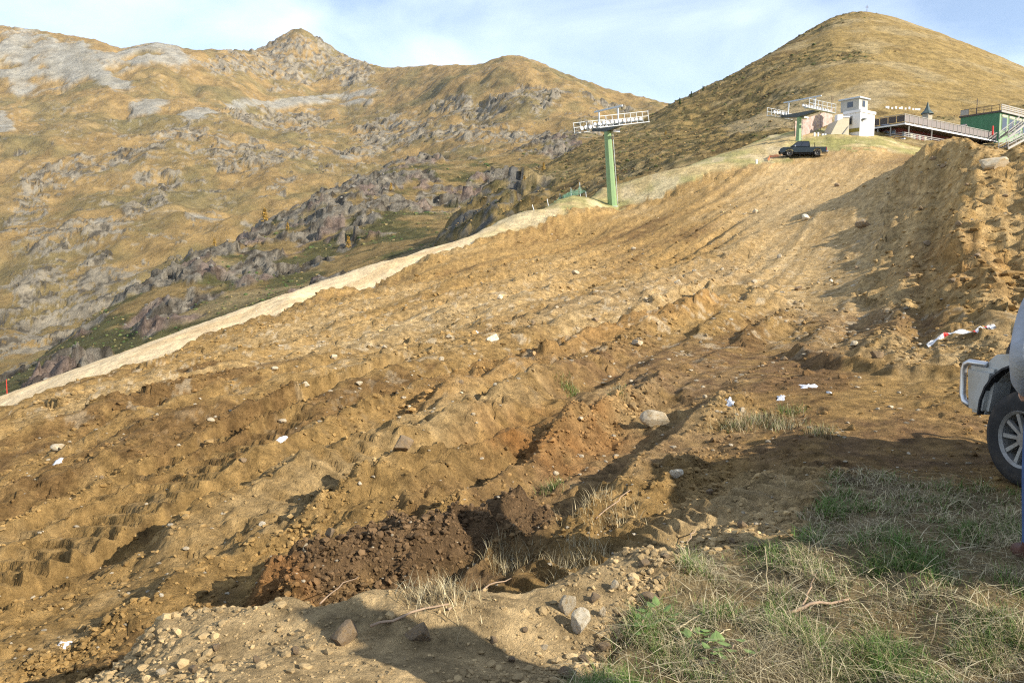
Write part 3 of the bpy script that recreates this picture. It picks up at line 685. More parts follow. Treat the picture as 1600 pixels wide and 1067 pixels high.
ZD = ZD + 26 * fbm(XD * 3.5 * k, YD * 3.5 * k, 4, 721) * sstep(2200, 1500, YD) * amp + 10 * fbm(XD * 11 * k, YD * 11 * k, 4, 723, .6) * (1 - scree)
ZD = ZD + rkD * np.clip(YD / 1300, .45, 1.3) * (5.5 * (d1 - .35) + 4 * (d2 - .4) + 5 * fbm(XD * 40 * k, YD * 40 * k, 3, 725, .6)) + (1 - scree) * 3 * fbm(XD * 35 * k, YD * 35 * k, 3, 727) * amp
gul = 1 - 2 * np.abs(pn(XD * 6 * k, YD * 1.6 * k, 729))
ZD = ZD - 9 * np.clip(gul, 0, 1) * sstep(1200, 1700, YD) * (1 - scree)
ZD = fix_sky(XD, YD, ZD, D_sky)
ZD = ZD + np.clip(1 - scree, 0, 1) * 3.0 * fbm(XD * 25 * k, YD * 25 * k, 3, 751)
cD = np.zeros(XD.shape + (3,)) + np.array((0.250, 0.168, 0.070))
cD = lerp3(cD, (0.178, 0.134, 0.058), sstep(-.1, .4, fbm(XD * 5 * k, YD * 6 * k, 5, 731, .6)))
cD = lerp3(cD, (0.285, 0.198, 0.090), 0.6 * sstep(.05, .4, fbm(XD * 8 * k + 3, YD * 12 * k, 5, 733, .6)))
cD = lerp3(cD, (0.135, 0.118, 0.055), 0.55 * sstep(0.0, .4, fbm(XD * 9 * k + 9, YD * 9 * k, 5, 735, .65) + .1 * sstep(300, 500, PYf)))
rc_ = np.zeros_like(cD) + np.array((0.245, 0.210, 0.155)); rc_ = lerp3(rc_, (0.095, 0.080, 0.058), sstep(.05, .35, fbm(XD * 60 * k, YD * 60 * k, 4, 737, .7)))
cD = cD + (rc_ - cD) * sstep(.3, .65, rkD + .22 * fbm(XD * 60 * k, YD * 60 * k, 3, 739))[..., None]
sc_ = np.zeros_like(cD) + np.array((0.27, 0.255, 0.218))
cD = cD + (sc_ - cD) * (scree * (0.9 + .25 * fbm(XD * 30 * k, YD * 30 * k, 3, 741))).clip(0, 1)[..., None]
stones_d = sstep(0.30, 0.42, fbm(XD * 110 * k, YD * 110 * k, 2, 743)) * sstep(-.1, .3, fbm(XD * 12 * k, YD * 12 * k, 3, 745))
cD = lerp3(cD, (0.29, 0.27, 0.23), 0.45 * stones_d * (1 - rkD))
o = link('mountain', np_mesh('mountain', np.stack([XD, YD, ZD], -1).reshape(-1, 3), quad_grid(XD), M_far, True, np.clip(cD * np.array((1.04, 1.03, 1.0)), .01, .8).reshape(-1, 3))); tag(o, 'far ochre mountain range with a rocky peak and grey scree', kind='structure')

def on_sheet(X, Y, Z, PXs, PYs, px, py):
    d = (PXs - px) ** 2 + (PYs - py) ** 2 ; d = d + 1e-3 * Y; i = int(np.argmin(d)); return (float(X.ravel()[i]), float(Y.ravel()[i]), float(Z.ravel()[i]))
PXc2, PYc2 = proj(XC, YC, ZC); PXb2, PYb2 = proj(XB, YB, ZB)
# ================================================================== MATERIALS FOR THINGS
G_ = lambda *c: c
M_stone = mat('pale_stone', (0.46, 0.385, 0.27), 0.85, var=0.25, scale=6, bump=0.01, bscale=25, dirt=(0.36, 0.25, 0.12))
M_stone2 = mat('brown_stone', (0.23, 0.165, 0.10), 0.9, var=0.3, scale=6, bump=0.012, bscale=25, dirt=(0.25, 0.16, 0.07))
M_stone3 = mat('white_stone', (0.66, 0.58, 0.44), 0.85, var=0.2, scale=6, bump=0.012, bscale=30, dirt=(0.42, 0.32, 0.18))
M_clod = mat('clod', attr=True, rough=0.95, var=0.25, scale=14, bump=0.012, bscale=45, spec=0.1)
M_grass = mat('grass_blade', attr=True, rough=0.7, var=0.15, scale=8, spec=0.25)
M_shrub = mat('shrub_leaf', attr=True, rough=0.9, var=0.3, scale=2, spec=0.1)
M_snow = mat('snow', (0.62, 0.62, 0.63), 0.6, var=0.12, scale=12, bump=0.01, bscale=30)
M_pyl = mat('pylon_green', (0.19, 0.29, 0.13), 0.45, var=0.10, scale=3, spec=0.4)
M_galv = mat('galvanised_steel', (0.42, 0.44, 0.45), 0.5, metal=0.4, var=0.12, scale=5)
M_dsteel = mat('dark_steel', (0.07, 0.08, 0.08), 0.55, metal=0.3, var=0.15, scale=5)
M_sheave = mat('sheave_white', (0.6, 0.59, 0.57), 0.5, var=0.08, scale=5)
M_rubber = mat('rubber', (0.030, 0.029, 0.028), 0.9, var=0.3, scale=9, bump=0.006, bscale=40, dirt=(0.075, 0.060, 0.045))
M_white = mat('white_render', (0.66, 0.65, 0.64), 0.85, var=0.05, scale=2)
M_cream = mat('cream_render', (0.46, 0.41, 0.30), 0.9, var=0.08, scale=2)
M_hut = mat('weathered_panel', (0.40, 0.385, 0.34), 0.8, var=0.15, scale=3)
M_wood = mat('grey_wood', (0.20, 0.175, 0.165), 0.85, var=0.2, scale=5)
M_dwood = mat('dark_wood', (0.075, 0.062, 0.058), 0.85, var=0.2, scale=4)
M_lwood = mat('light_wood', (0.31, 0.295, 0.27), 0.85, var=0.18, scale=4)
M_maroon = mat('maroon_boards', (0.16, 0.045, 0.04), 0.8, var=0.2, scale=4)
M_green = mat('green_cladding', (0.06, 0.17, 0.09), 0.75, var=0.15, scale=1.5)
M_lgreen = mat('pale_green_paint', (0.20, 0.29, 0.17), 0.75, var=0.1, scale=2)
M_roofb = mat('metal_roof', (0.30, 0.32, 0.37), 0.5, var=0.1, scale=2)
M_slate = mat('slate_cap', (0.06, 0.085, 0.08), 0.6, var=0.2, scale=3)
M_masonry = mat('chimney_stone', (0.36, 0.31, 0.23), 0.9, var=0.25, scale=3, bump=0.03, bscale=6)
M_glass = mat('window_glass', (0.03, 0.035, 0.045), 0.12, var=0.1, scale=1, spec=0.8)
M_red = mat('red_plastic', (0.62, 0.045, 0.03), 0.5, var=0.1, scale=6)
M_tapew = mat('tape_white', (0.6, 0.6, 0.6), 0.4, var=0.06, scale=8)
M_paint = mat('dark_green_paint', (0.008, 0.014, 0.014), 0.25, var=0.1, scale=4, spec=0.5, coat=0.4)
M_silver = mat('dusty_silver_paint', (0.40, 0.40, 0.38), 0.5, metal=0.25, var=0.1, scale=5, dirt=(0.30, 0.25, 0.17))
M_chrome = mat('brushed_tube', (0.55, 0.55, 0.56), 0.35, metal=0.8, var=0.06, scale=9)
M_alloy = mat('alloy', (0.30, 0.29, 0.27), 0.5, metal=0.4, var=0.2, scale=9, dirt=(0.16, 0.12, 0.08))
M_black = mat('black_plastic', (0.02, 0.02, 0.022), 0.7, var=0.2, scale=8)
M_lampr = mat('lamp_red', (0.45, 0.03, 0.02), 0.3, spec=0.5)
M_lampw = mat('lamp_clear', (0.7, 0.7, 0.68), 0.2, spec=0.6)
M_skin = mat('skin', (0.52, 0.32, 0.23), 0.6, var=0.06, scale=9)
M_hair = mat('hair', (0.05, 0.035, 0.025), 0.7, var=0.3, scale=30)
M_jacket = mat('jacket', (0.27, 0.29, 0.33), 0.85, var=0.22, scale=5, bump=0.02, bscale=9, dirt=(0.42, 0.41, 0.38))
M_denim = mat('denim', (0.045, 0.085, 0.20), 0.9, var=0.25, scale=12, bump=0.006, bscale=30)
M_leather = mat('boot_leather', (0.085, 0.035, 0.025), 0.6, var=0.2, scale=9)
M_bark = mat('bark', (0.12, 0.09, 0.06), 0.9, var=0.25, scale=9)
M_twig = mat('dry_twig', (0.33, 0.23, 0.15), 0.9, var=0.25, scale=14)
M_straw = mat('straw', (0.45, 0.37, 0.23), 0.8, var=0.12, scale=10)
M_pole = mat('pole_wood', (0.16, 0.11, 0.08), 0.9, var=0.15, scale=4)
def net_mat(name, c, cover, cell):
    m = mat(name, c, 0.8, var=0.15, scale=2); n, l = m.node_tree.nodes, m.node_tree.links; b = n['Principled BSDF']
    tc = n.new('ShaderNodeTexCoord'); no = n.new('ShaderNodeTexNoise'); no.inputs['Scale'].default_value = cell; no.inputs['Detail'].default_value = 4
    l.new(tc.outputs['Object'], no.inputs['Vector'])
    r = n.new('ShaderNodeMapRange'); r.inputs['From Min'].default_value = 0.42; r.inputs['From Max'].default_value = 0.58
    r.inputs['To Min'].default_value = cover - .15; r.inputs['To Max'].default_value = min(cover + .15, 1)
    l.new(no.outputs['Fac'], r.inputs['Value']); l.new(r.outputs['Result'], b.inputs['Alpha']); return m
M_gnet = net_mat('green_net', (0.09, 0.19, 0.13), 0.5, 3.0)
M_pnet = net_mat('pink_net', (0.44, 0.31, 0.27), 0.8, 1.5)
M_onet = net_mat('orange_net', (0.65, 0.20, 0.07), 0.7, 3.0)

# ================================================================== PYLONS
E1 = Vector((0.81, 0.586, 0)).normalized(); E2 = Vector((-E1.y, E1.x, 0)); AZ = math.atan2(E1.y, E1.x)
ws = MB().lathe([(0.03, -0.07), (0.12, -0.075), (0.13, -0.05), (0.20, -0.06), (0.215, -0.03), (0.215, 0.03), (0.20, 0.06), (0.13, 0.05), (0.12, 0.075), (0.03, 0.07)], 16, 'y')
sheave_me = ws.mesh('sheave_wheel', M_sheave, False)
def pylon(name, label, base, H, pitch, train_pitch, n_near, n_far, gauge, r0, r1, frame_x):
    root = empty(name, base, (0, -pitch, AZ)); tag(root, label, 'lift pylon', 'lift pylons on the slope')
    m = MB(); m.lathe([(0.0, -1.0), (r0, -1.0), (r1, H), (0.0, H)], 8, 'z'); m.build('shaft', M_pyl, root)
    m = MB(); m.lathe([(0, -0.6), (r0 + .22, -0.6), (r0 + .22, 0.10), (0, 0.10)], 8, 'z'); m.build('base_flange', M_galv, root)
    a = MB(); g = gauge / 2
    a.hexa([(-.32, -g - .2, H + .30), (.32, -g - .2, H + .30), (.32, 0, H - .02), (-.32, 0, H - .02)], [(-.32, -g - .2, H + .55), (.32, -g - .2, H + .55), (.32, 0, H + .52), (-.32, 0, H + .52)])
    a.hexa([(-.32, 0, H - .02), (.32, 0, H - .02), (.32, g + .2, H + .30), (-.32, g + .2, H + .30)], [(-.32, 0, H + .52), (.32, 0, H + .52), (.32, g + .2, H + .55), (-.32, g + .2, H + .55)])
    a.build('crossarm', M_dsteel, root)
    lad = MB()
    for y in (-.2, .2): lad.bar((r0 + .10, y, 0.2), (r1 + .18, y, H - .1), 0.04)
    z = 0.5
    while z < H - .3:
        lad.bar((r0 + .10 + (r1 + .08 - r0) * z / H, -.2, z), (r0 + .10 + (r1 + .08 - r0) * z / H, .2, z), 0.03); z += 0.45
    lad.build('ladder', M_galv, root)
    for side, n in ((-1, n_near), (1, n_far)):
        y = side * g; L = (n - 1) * 0.58
        tr = empty('sheave_assembly', (0, y, H + .75), (0, -(train_pitch - pitch), 0), root)
        b = MB(); b.box(-L / 2 - .2, L / 2 + .2, -.05, .05, -.22, -.10)
        for i in range(0, n, 2): b.bar((-L / 2 + i * .58, 0, -.12), (-L / 2 + i * .58 + .29, 0, 0), .08)
        b.box(-.2, .2, -.12, .12, -.45, -.1); b.build('sheave_beam', M_dsteel, tr)
        w = MB(); yo = side * .85; w.box(-L / 2 - .3, L / 2 + .3, min(side * .25, yo), max(side * .25, yo), -.42, -.36)
        w.build('catwalk', M_galv, tr)
        rl = MB(); k = int(L / 0.9) + 1
        for i in range(k + 1):
            x = -L / 2 - .2 + (L + .4) * i / k; rl.bar((x, yo, -.36), (x, yo, .68), .045)
        for zz in (.2, .68): rl.bar((-L / 2 - .25, yo, zz), (L / 2 + .25, yo, zz), .045)
        rl.build('catwalk_railing', M_galv, tr)
        for i in range(n):
            o_ = link('sheave_wheel', sheave_me, tr); o_.location = (-L / 2 + i * .58, side * -.11, 0.0 + 0.06 * math.sin(i * math.pi / max(n - 1, 1)))
    f = MB(); fx = frame_x
    for y in (-g * .8, g * .8): f.bar((fx, y, H + .5), (fx + .12, y, H + 2.3), .11)
    f.bar((fx + .12, -g - .3, H + 2.3), (fx + .12, g + .3, H + 2.3), .16); f.build('lifting_frame', M_galv, root)
    sb = MB(); sb.box(.35, 1.3, -.5, .2, H - .12, H + .12); sb.build('service_platform', M_sheave, root)
    return root
pylon('lift_pylon', 'tall green lift pylon standing on the grass strip at the edge of the dug-up slope', unproj(957, 324, 87), 7.75, R(6.0), R(10.5), 12, 8, 3.6, 0.50, 0.36, 0.2)
pylon('lift_pylon', 'short green lift pylon behind the parked pickup beside the pink screen', unproj(1247, 228, 107), 3.6, R(-1.5), R(-0.5), 10, 8, 4.9, 0.36, 0.30, 0.3)

# ================================================================== BUILDINGS
def wall_box(nm, m, par, *b): return MB().box(*b).build(nm, m, par)
# white lift station with a hut on its roof
c = unproj(1343, 212, 112); zt = unproj(1343, 171, 112)[2] - c[2]
t = empty('lift_station', c, (0, 0, AZ)); tag(t, 'white rendered tower of the lift station with a grey hut on its roof', 'building')
wall_box('wall', M_white, t, 0, 3.5, 0, 2.4, -2.5, zt - .35)
wall_box('parapet', M_white, t, -.12, 3.62, -.12, 2.52, zt - .35, zt)
w_ = wall_box('window', M_hut, t, -.06, .04, 1.1, 2.0, zt - 1.9, zt - .7); MB().box(-.075, -.061, 1.18, 1.92, zt - 1.82, zt - .78).build('pane', M_glass, w_)
wall_box('olive_band', mat('olive_paint', (0.24, 0.20, 0.05), .8), t, -.05, -.003, 0.05, 2.6, .55, 1.05)
wall_box('wall_lamp', M_dsteel, t, .3, .9, -.45, -.02, zt - 1.35, zt - 1.2)
hz = unproj(1343, 151, 112)[2] - c[2]
hut = wall_box('roof_hut', M_hut, t, .1, 2.2, .3, 3.0, zt + .002, hz - .15)
MB().hexa([(-.15, .05, hz - .15), (2.45, .05, hz - .15), (2.45, 3.25, hz - .15), (-.15, 3.25, hz - .15)], [(-.15, .05, hz + .05), (2.45, .05, hz), (2.45, 3.25, hz), (-.15, 3.25, hz + .05)]).build('hut_roof', M_galv, hut)
MB().box(.9, 1.5, .26, .297, zt + .5, zt + 1.3).build('hut_window', M_glass, hut); MB().box(.06, .097, 1.2, 2.0, zt + .5, zt + 1.2).build('hut_window', M_glass, hut)
# cream machine housing with a sloping front
c = unproj(1300, 213, 112); zc = unproj(1300, 182, 112)[2] - c[2]
t = empty('machine_housing', c, (0, 0, 0.10)); tag(t, 'cream machine housing with a sloping end left of the white tower', 'building')
MB().prism([(-.3, -1.5), (-.3, .0), (.75, zc * .78), (2.1, zc), (2.35, zc), (2.35, -1.5)], 0, 2.6).build('wall', M_cream, t)
wall_box('vent_block', M_white, t, .95, 1.7, .5, 1.3, zc * .80, zc + .35)
MB().bar((1.3, -.1, .05), (2.3, -.1, 1.35), .09).build('brace', M_lwood, t)
wall_box('roof_edge', M_white, t, .78, 2.40, -.10, -.002, zc - .13, zc + .03)
# low bench-like loading gate at its foot
c = unproj(1276, 216, 111)
t = empty('loading_gate', c, (0, 0, 0.1)); tag(t, 'low dark loading gate with white posts below the cream housing', 'gate')
for x in (-.35, 0.15): wall_box('gate_post', M_white, t, x, x + .17, 0, .2, -.8, .75)
wall_box('gate_beam', M_dsteel, t, .32, 1.75, .05, .3, -.1, .22); 
for x in (.75, 1.1): wall_box('gate_block', M_galv, t, x, x + .25, 0, .35, .22, .6)

# mountain restaurant with a roof terrace
c = unproj(1414, 191, 122)
t = empty('restaurant', c, (0, 0, AZ)); tag(t, 'dark wooden restaurant with a railed terrace above a balcony', 'building')
LX, LY_ = 29.0, 8.5
sl = wall_box('terrace_slab', M_dwood, t, 0, LX, 0, LY_, -.30, 0); MB().box(-.03, LX, -.05, -.003, -.34, -.12).build('fascia', M_white, sl); MB().box(-.05, -.003, -.05, LY_, -.34, -.12).build('fascia', M_white, sl)
pm = MB().box(.06, 1.24, .04, .08, .10, 1.05).mesh('railing_panel', M_wood)
for i in range(22):
    o_ = link('railing_panel', pm, t); o_.location = (i * 1.3, 0, 0)
pm2 = MB().box(.04, .08, .06, 1.24, .10, 1.05).mesh('railing_panel', M_dwood)
for i in range(6):
    o_ = link('railing_panel', pm2, t); o_.location = (0, i * 1.3 + .05, 0)
po = MB().box(-.045, .045, -.015, .075, -.1, 1.12).mesh('railing_post', M_lwood)
for i in range(23):
    o_ = link('railing_post', po, t); o_.location = (i * 1.3, 0, 0)
m = MB(); m.bar((-.05, .03, 1.16), (LX, .03, 1.16), .12, .08); m.bar((.03, .1, 1.16), (.03, LY_, 1.16), .12, .08); m.build('handrail', M_lwood, t)
wall_box('wall', M_maroon, t, 2.2, LX - 1, 2.2, LY_ - .3, -3.6, -.302)
for i in range(6):
    w_ = wall_box('window', M_white, t, 2.12, 2.197, 2.6 + i * .95, 3.4 + i * .95, -1.75, -.55); MB().box(2.09, 2.118, 2.68 + i * .95, 3.32 + i * .95, -1.68, -.62).build('pane', M_glass, w_)
for i in range(4):
    w_ = wall_box('window', M_lwood, t, 3.2 + i * 2.0, 4.3 + i * 2.0, 2.12, 2.197, -1.75, -.7); MB().box(3.28 + i * 2.0, 4.22 + i * 2.0, 2.09, 2.118, -1.68, -.77).build('pane', M_glass, w_)
bs = wall_box('balcony_slab', M_dwood, t, .1, 13, .1, LY_, -2.45, -2.2); MB().box(.06, 13, .05, .098, -2.47, -2.28).build('fascia', M_white, bs); MB().box(.05, .098, .05, LY_, -2.47, -2.28).build('fascia', M_white, bs)
for x, y, zb in ((1.4, .14, -4.6), (.14, 2.2, -2.5), (.14, 4.2, -2.5), (.14, 6.2, -2.5), (8, .14, -4.6)):
    wall_box('post', M_lwood, t, x, x + .13, y, y + .13, zb, -.302)
m = MB()
for z in (-1.95, -1.7, -1.45): m.bar((.12, .1, z), (.12, LY_, z), .06, .09); m.bar((.12, .12, z), (13, .12, z), .06, .09)
m.build('balcony_rail', M_lwood, t)
for i, mm in enumerate((M_cream, M_lwood, M_maroon, M_lwood, M_maroon, M_cream)):
    wall_box('balcony_board', mm, t, 2.0 + i * .8, 2.62 + i * .8, .16, .19, -2.15, -1.45)
MB().hexa([(7, 2.4, .05), (27, 2.4, .05), (27, 8.3, .05), (7, 8.3, .05)], [(7, 2.4, .55), (27, 2.4, .55), (26, 8.3, 1.75), (8, 8.3, 1.75)]).build('upper_roof', M_roofb, t)
ch = MB().box(11.5, 12.7, 2.6, 3.6, .3, 2.9).build('chimney', M_masonry, t)
MB().lathe([(.98, 2.9), (.95, 3.0), (.5, 3.45), (.22, 4.1), (.06, 4.75), (0.0, 4.77)], 8, 'z', (12.1, 3.1, 0)).build('chimney_cap', M_slate, ch)
d = MB(); d.add([(20.2, 1.7, .5), (22.6, 1.7, .5), (22.6, 1.7, 1.1), (21.4, 1.7, 1.95), (20.2, 1.7, 1.1), (20.2, 4.5, .5), (22.6, 4.5, .5), (22.6, 4.5, 1.1), (21.4, 4.5, 1.95), (20.2, 4.5, 1.1)],
      [(0, 1, 2, 3, 4), (9, 8, 7, 6, 5), (0, 5, 6, 1), (1, 6, 7, 2), (4, 9, 5, 0)])
dm = d.build('dormer', M_dwood, t)
m = MB(); m.hexa([(22.75, 1.5, 1.0), (22.75, 4.5, 1.0), (21.4, 4.5, 1.97), (21.4, 1.5, 1.97)], [(22.85, 1.5, 1.1), (22.85, 4.5, 1.1), (21.4, 4.5, 2.1), (21.4, 1.5, 2.1)]); m.hexa([(21.4, 1.5, 1.97), (21.4, 4.5, 1.97), (20.05, 4.5, 1.0), (20.05, 1.5, 1.0)], [(21.4, 1.5, 2.1), (21.4, 4.5, 2.1), (19.95, 4.5, 1.1), (19.95, 1.5, 1.1)]); m.build('dormer_roof', M_wood, dm)
MB().box(21.05, 21.75, 1.66, 1.697, .7, 1.4).build('dormer_window', M_lampw, dm)

# green building
c = unproj(1560, 216, 145); zr = unproj(1560, 173, 145)[2] - c[2]
t = empty('green_building', c, (0, 0, AZ)); tag(t, 'green clad building with a railed flat roof at the right edge', 'building')
wall_box('wall', M_green, t, 0.003, 16, 0, 6.6, -3, zr - .3)
wall_box('front_wall', M_lgreen, t, 0.0, 16, -.06, -.003, -3, zr - .55)
rf = wall_box('roof', M_dwood, t, -.15, 16.2, -.35, 6.8, zr - .298, zr); MB().box(-.16, 16.2, -.40, -.352, zr - .30, zr + .06).build('fascia', M_lwood, rf)
for i in range(5):
    x = .7 + i * 2.7
    w_ = wall_box('window', M_lgreen, t, x, x + 1.9, -.14, -.062, 1.3, zr - 1.0); MB().box(x + .1, x + 1.8, -.16, -.142, 1.4, zr - 1.1).build('pane', M_glass, w_)
    wall_box('shutter_box', M_cream, t, x - .05, x + 1.95, -.2, -.063, zr - .98, zr - .6)
m = MB()
for i in range(13): m.bar((i * 1.3, -.25, zr), (i * 1.3, -.25, zr + 1.05), .08)
m.build('roof_railing', M_lwood, t)
for z in (.35, .65, .98): MB().box(0, 16, -.30, -.27, zr + z - .09, zr + z + .09).build('railing_board', M_lwood, t)
m = MB()
for i in range(6): m.bar((-.08, i * 1.3, zr), (-.08, i * 1.3, zr + 1.0), .07)
m.bar((-.08, 0, zr + 1.0), (-.08, 6.6, zr + 1.0), .07); m.bar((-.08, 0, zr + .5), (-.08, 6.6, zr + .5), .05); m.build('roof_railing', M_dwood, t)
wall_box('roof_screen', M_lwood, t, -.12, -.05, 5.2, 6.6, zr + .05, zr + .95)
MB().bar((-.1, 3.8, zr), (-.1, 3.8, zr + 2.6), .09).build('roof_pole', M_dwood, t)
# outside stairs in front of it
def stairs(label, top, bot, n, wid):
    top = Vector(top); bot = Vector(bot)
    t = empty('outside_stairs', bot); tag(t, label, 'stairs', 'wooden stairs by the green building')
    d = top - bot; a = Vector((0.586, -0.81, 0)) * wid
    m = MB()
    m.bar((0, 0, -.1), d + Vector((0, 0, -.1)), .12, .32); m.build('stringer', M_lwood, t); m = MB(); m.bar(Vector(a) + Vector((0, 0, -.1)), Vector(a) + d + Vector((0, 0, -.1)), .12, .32); m.build('stringer', M_lwood, t)
    for i in range(n):
        p = d * ((i + .5) / n); MB().bar(p + a * .02 + Vector((0, 0, .08)), p + a * .98 + Vector((0, 0, .08)), .30, .06).build('tread', M_wood, t)
    for o_ in (Vector((0, 0, 0)), a):
        m = MB(); m.bar(o_ + Vector((0, 0, .95)), o_ + d + Vector((0, 0, .95)), .09, .12); m.bar(o_ + Vector((0, 0, .5)), o_ + d + Vector((0, 0, .5)), .06, .10)
        for i in range(4): p = o_ + d * (i / 3); m.bar(p, p + Vector((0, 0, .98)), .1)
        m.build('handrail', M_lwood, t)
stairs('upper flight of grey wooden stairs between the terrace and the green building', unproj(1592, 192, 140), unproj(1561, 216, 136), 11, 1.4)
stairs('lower flight of pale wooden stairs above the heap of earth', unproj(1596, 214, 136), unproj(1560, 233, 131), 10, 1.4)
o_ = MB().lathe([(0, -.4), (.14, -.4), (.14, 1.0), (.05, 1.15), (0, 1.15)], 8, 'z').build('red_marker', M_red); o_.location = unproj(1551, 208, 137); tag(o_, 'red padded post at the end of the restaurant terrace', 'post')

# ================================================================== FENCES, NETS, CROSS
def net(name, label, cat, bases, tops, pole_m, pole_r, net_m, sag, poles=None):
    bases = [Vector(b) for b in bases]; tops = [Vector(b) for b in tops]
    root = empty(name, bases[0]); tag(root, label, cat); o0 = bases[0]
    for i in range(len(bases)):
        ex = poles[i] if poles else 0.15
        MB().tube([bases[i] - o0 - Vector((0, 0, .6)), tops[i] - o0 + (tops[i] - bases[i]).normalized() * ex], pole_r, 6).build('post', pole_m, root)
    nb, seg = 7, 10; off = Vector((0.02, -0.09, 0))
    V = []; 
    for i in range(len(bases) - 1):
        for k in range(seg + (i == len(bases) - 2)):
            a = k / seg; s_ = math.sin(math.pi * a)
            b_ = bases[i].lerp(bases[i + 1], a) - o0; t_ = tops[i].lerp(tops[i + 1], a) - o0
            t_ = t_.lerp(b_, sag * s_ * (.6 + .8 * random.random()))
            for j in range(nb + 1):
                V.append(b_.lerp(t_, j / nb) + off + Vector((random.uniform(-.05, .05), random.uniform(-.06, .06), 0)))
    n_ = len(V) // (nb + 1); Fc = [(i * (nb + 1) + j, (i + 1) * (nb + 1) + j, (i + 1) * (nb + 1) + j + 1, i * (nb + 1) + j + 1) for i in range(n_ - 1) for j in range(nb)]
    me = bpy.data.meshes.new('net'); me.from_pydata(V, [], Fc); me.materials.append(net_m); link('net', me, root)
pb = [(1242, 218, 112), (1261, 210, 114), (1282, 200, 117), (1300, 193, 120)]
net('pink_screen', 'faded pink wind screen net on tall poles behind the short pylon', 'screen', [unproj(*p) for p in pb], [unproj(p[0], q, p[2]) for p, q in zip(pb, (190, 184, 178, 170))], M_pole, .05, M_pnet, 0.02, [.1, .1, 1.5, 1.8])
gb = [(838, 333, 86), (859, 324, 87.5), (876, 317, 89.5), (893, 309, 92), (907, 303, 94), (916, 300, 95)]
net('green_safety_net', 'sagging green safety net at the far edge of the grass strip', 'net', [unproj(*p) for p in gb], [unproj(p[0] - 1, q, p[2]) for p, q in zip(gb, (331, 321, 304, 295, 290, 299))], M_galv, .04, M_gnet, 0.35, [.8, .7, .1, .1, .35, 0])
# orange netting beside the pickup: lies on the ground
root = empty('orange_netting', hit(1212, 249)); tag(root, 'strip of orange netting lying in front of the parked pickup', 'netting'); V = []
for k in range(13):
    px = 1200 + 22 * k / 12; p = hit(px, 253 - 7 * k / 12); 
    for j in range(3): V.append(p - root.location + Vector((0, 0.1 * j, 0.08 + .16 * j + random.uniform(0, .08))))
me = bpy.data.meshes.new('netting'); me.from_pydata(V, [], [(i * 3 + j, i * 3 + 3 + j, i * 3 + 4 + j, i * 3 + 1 + j) for i in range(12) for j in range(2)]); me.materials.append(M_onet); link('netting', me, root)
p = hit(1181, 257); o_ = MB().box(-.11, .11, -.1, .1, -.3, .5).build('marker_stone', M_white, None, bevel=.05); o_.location = p; tag(o_, 'small white marker at the grass edge below the orange netting', 'marker')
# white barrier on the hillside
fb = on_sheet(XB, YB, ZB, PXb2, PYb2, 1384, 169)
root = empty('white_barrier', fb); tag(root, 'low white barrier on the hillside between tower and chimney', 'barrier')
for i in range(9):
    q = Vector(on_sheet(XB, YB, ZB, PXb2, PYb2, 1384 + i * 5.2, 169.2 + (i * .35))) - Vector(fb)
    MB().box(-.16, .22, -.05, .05, -.6, .38 + .14 * (i % 2)).build('board', M_white, root).location = q
MB().box(0, 1.2, 0, .1, -.8, .4).build('board', M_white, root).location = Vector(on_sheet(XB, YB, ZB, PXb2, PYb2, 1431, 173)) - Vector(fb)
# summit cross
cb = on_sheet(XB, YB, ZB, PXb2, PYb2, 1353, 19)
root = empty('summit_cross', cb); tag(root, 'thin cross on the top of the hill', 'cross')
MB().bar((0, 0, -1.5), (0, 0, 3.0), .16).build('upright', M_pole, root); MB().bar((-.75, 0, 2.1), (.75, 0, 2.1), .16).build('crossbar', M_pole, root)
# orange snow stake beside the gravel road
p = unproj(11, 614, 48); o_ = MB().lathe([(0, -.5), (.022, -.5), (.022, .8), (0, .82)], 8, 'z').build('snow_stake', M_red); o_.location = p; tag(o_, 'red snow stake at the lower end of the gravel road', 'stake')

# ================================================================== VEHICLES
def wheel_parts(par, x, y, r, w, side, spokes, tyre_m=None, name='wheel'):
    wh = MB().lathe([(r * .60, -w / 2), (r * .80, -w / 2 - .012), (r * .95, -w / 2 + .008), (r, -w * .32), (r, w * .32), (r * .95, w / 2 - .008), (r * .80, w / 2 + .012), (r * .60, w / 2), (r * .58, 0), (r * .60, -w / 2)], 36, 'y').build(name, M_rubber, par, smooth=True)
    wh.location = (x, y, r)
    o = side * (w / 2 - .035)
    rim = MB(); rim.lathe([(r * .52, o - side * .10), (r * .57, o), (r * .615, o + side * .028), (r * .59, o + side * .034), (r * .54, o + side * .012)], 36, 'y')
    rim.lathe([(0, o + side * .02), (r * .13, o + side * .018), (r * .15, o - side * .03)], 16, 'y')
    for k in range(spokes):
        a = 2 * math.pi * k / spokes; ca, sa = math.cos(a), math.sin(a)
        p0 = Vector((ca * r * .12, o - side * .004, sa * r * .12)); p1 = Vector((ca * r * .57, o + side * .008, sa * r * .57))
        n_ = Vector((-sa, 0, ca)); 
        rim.hexa([p0 - n_ * r * .04 - Vector((0, side * .03, 0)), p1 - n_ * r * .05 - Vector((0, side * .03, 0)), p1 + n_ * r * .05 - Vector((0, side * .03, 0)), p0 + n_ * r * .04 - Vector((0, side * .03, 0))],
                 [p0 - n_ * r * .035, p1 - n_ * r * .045, p1 + n_ * r * .045, p0 + n_ * r * .035])
    rim.build('rim', M_alloy, wh)
    MB().lathe([(0, o - side * .09), (r * .53, o - side * .09)], 24, 'y').build('brake_disc', M_black, wh)
    return wh
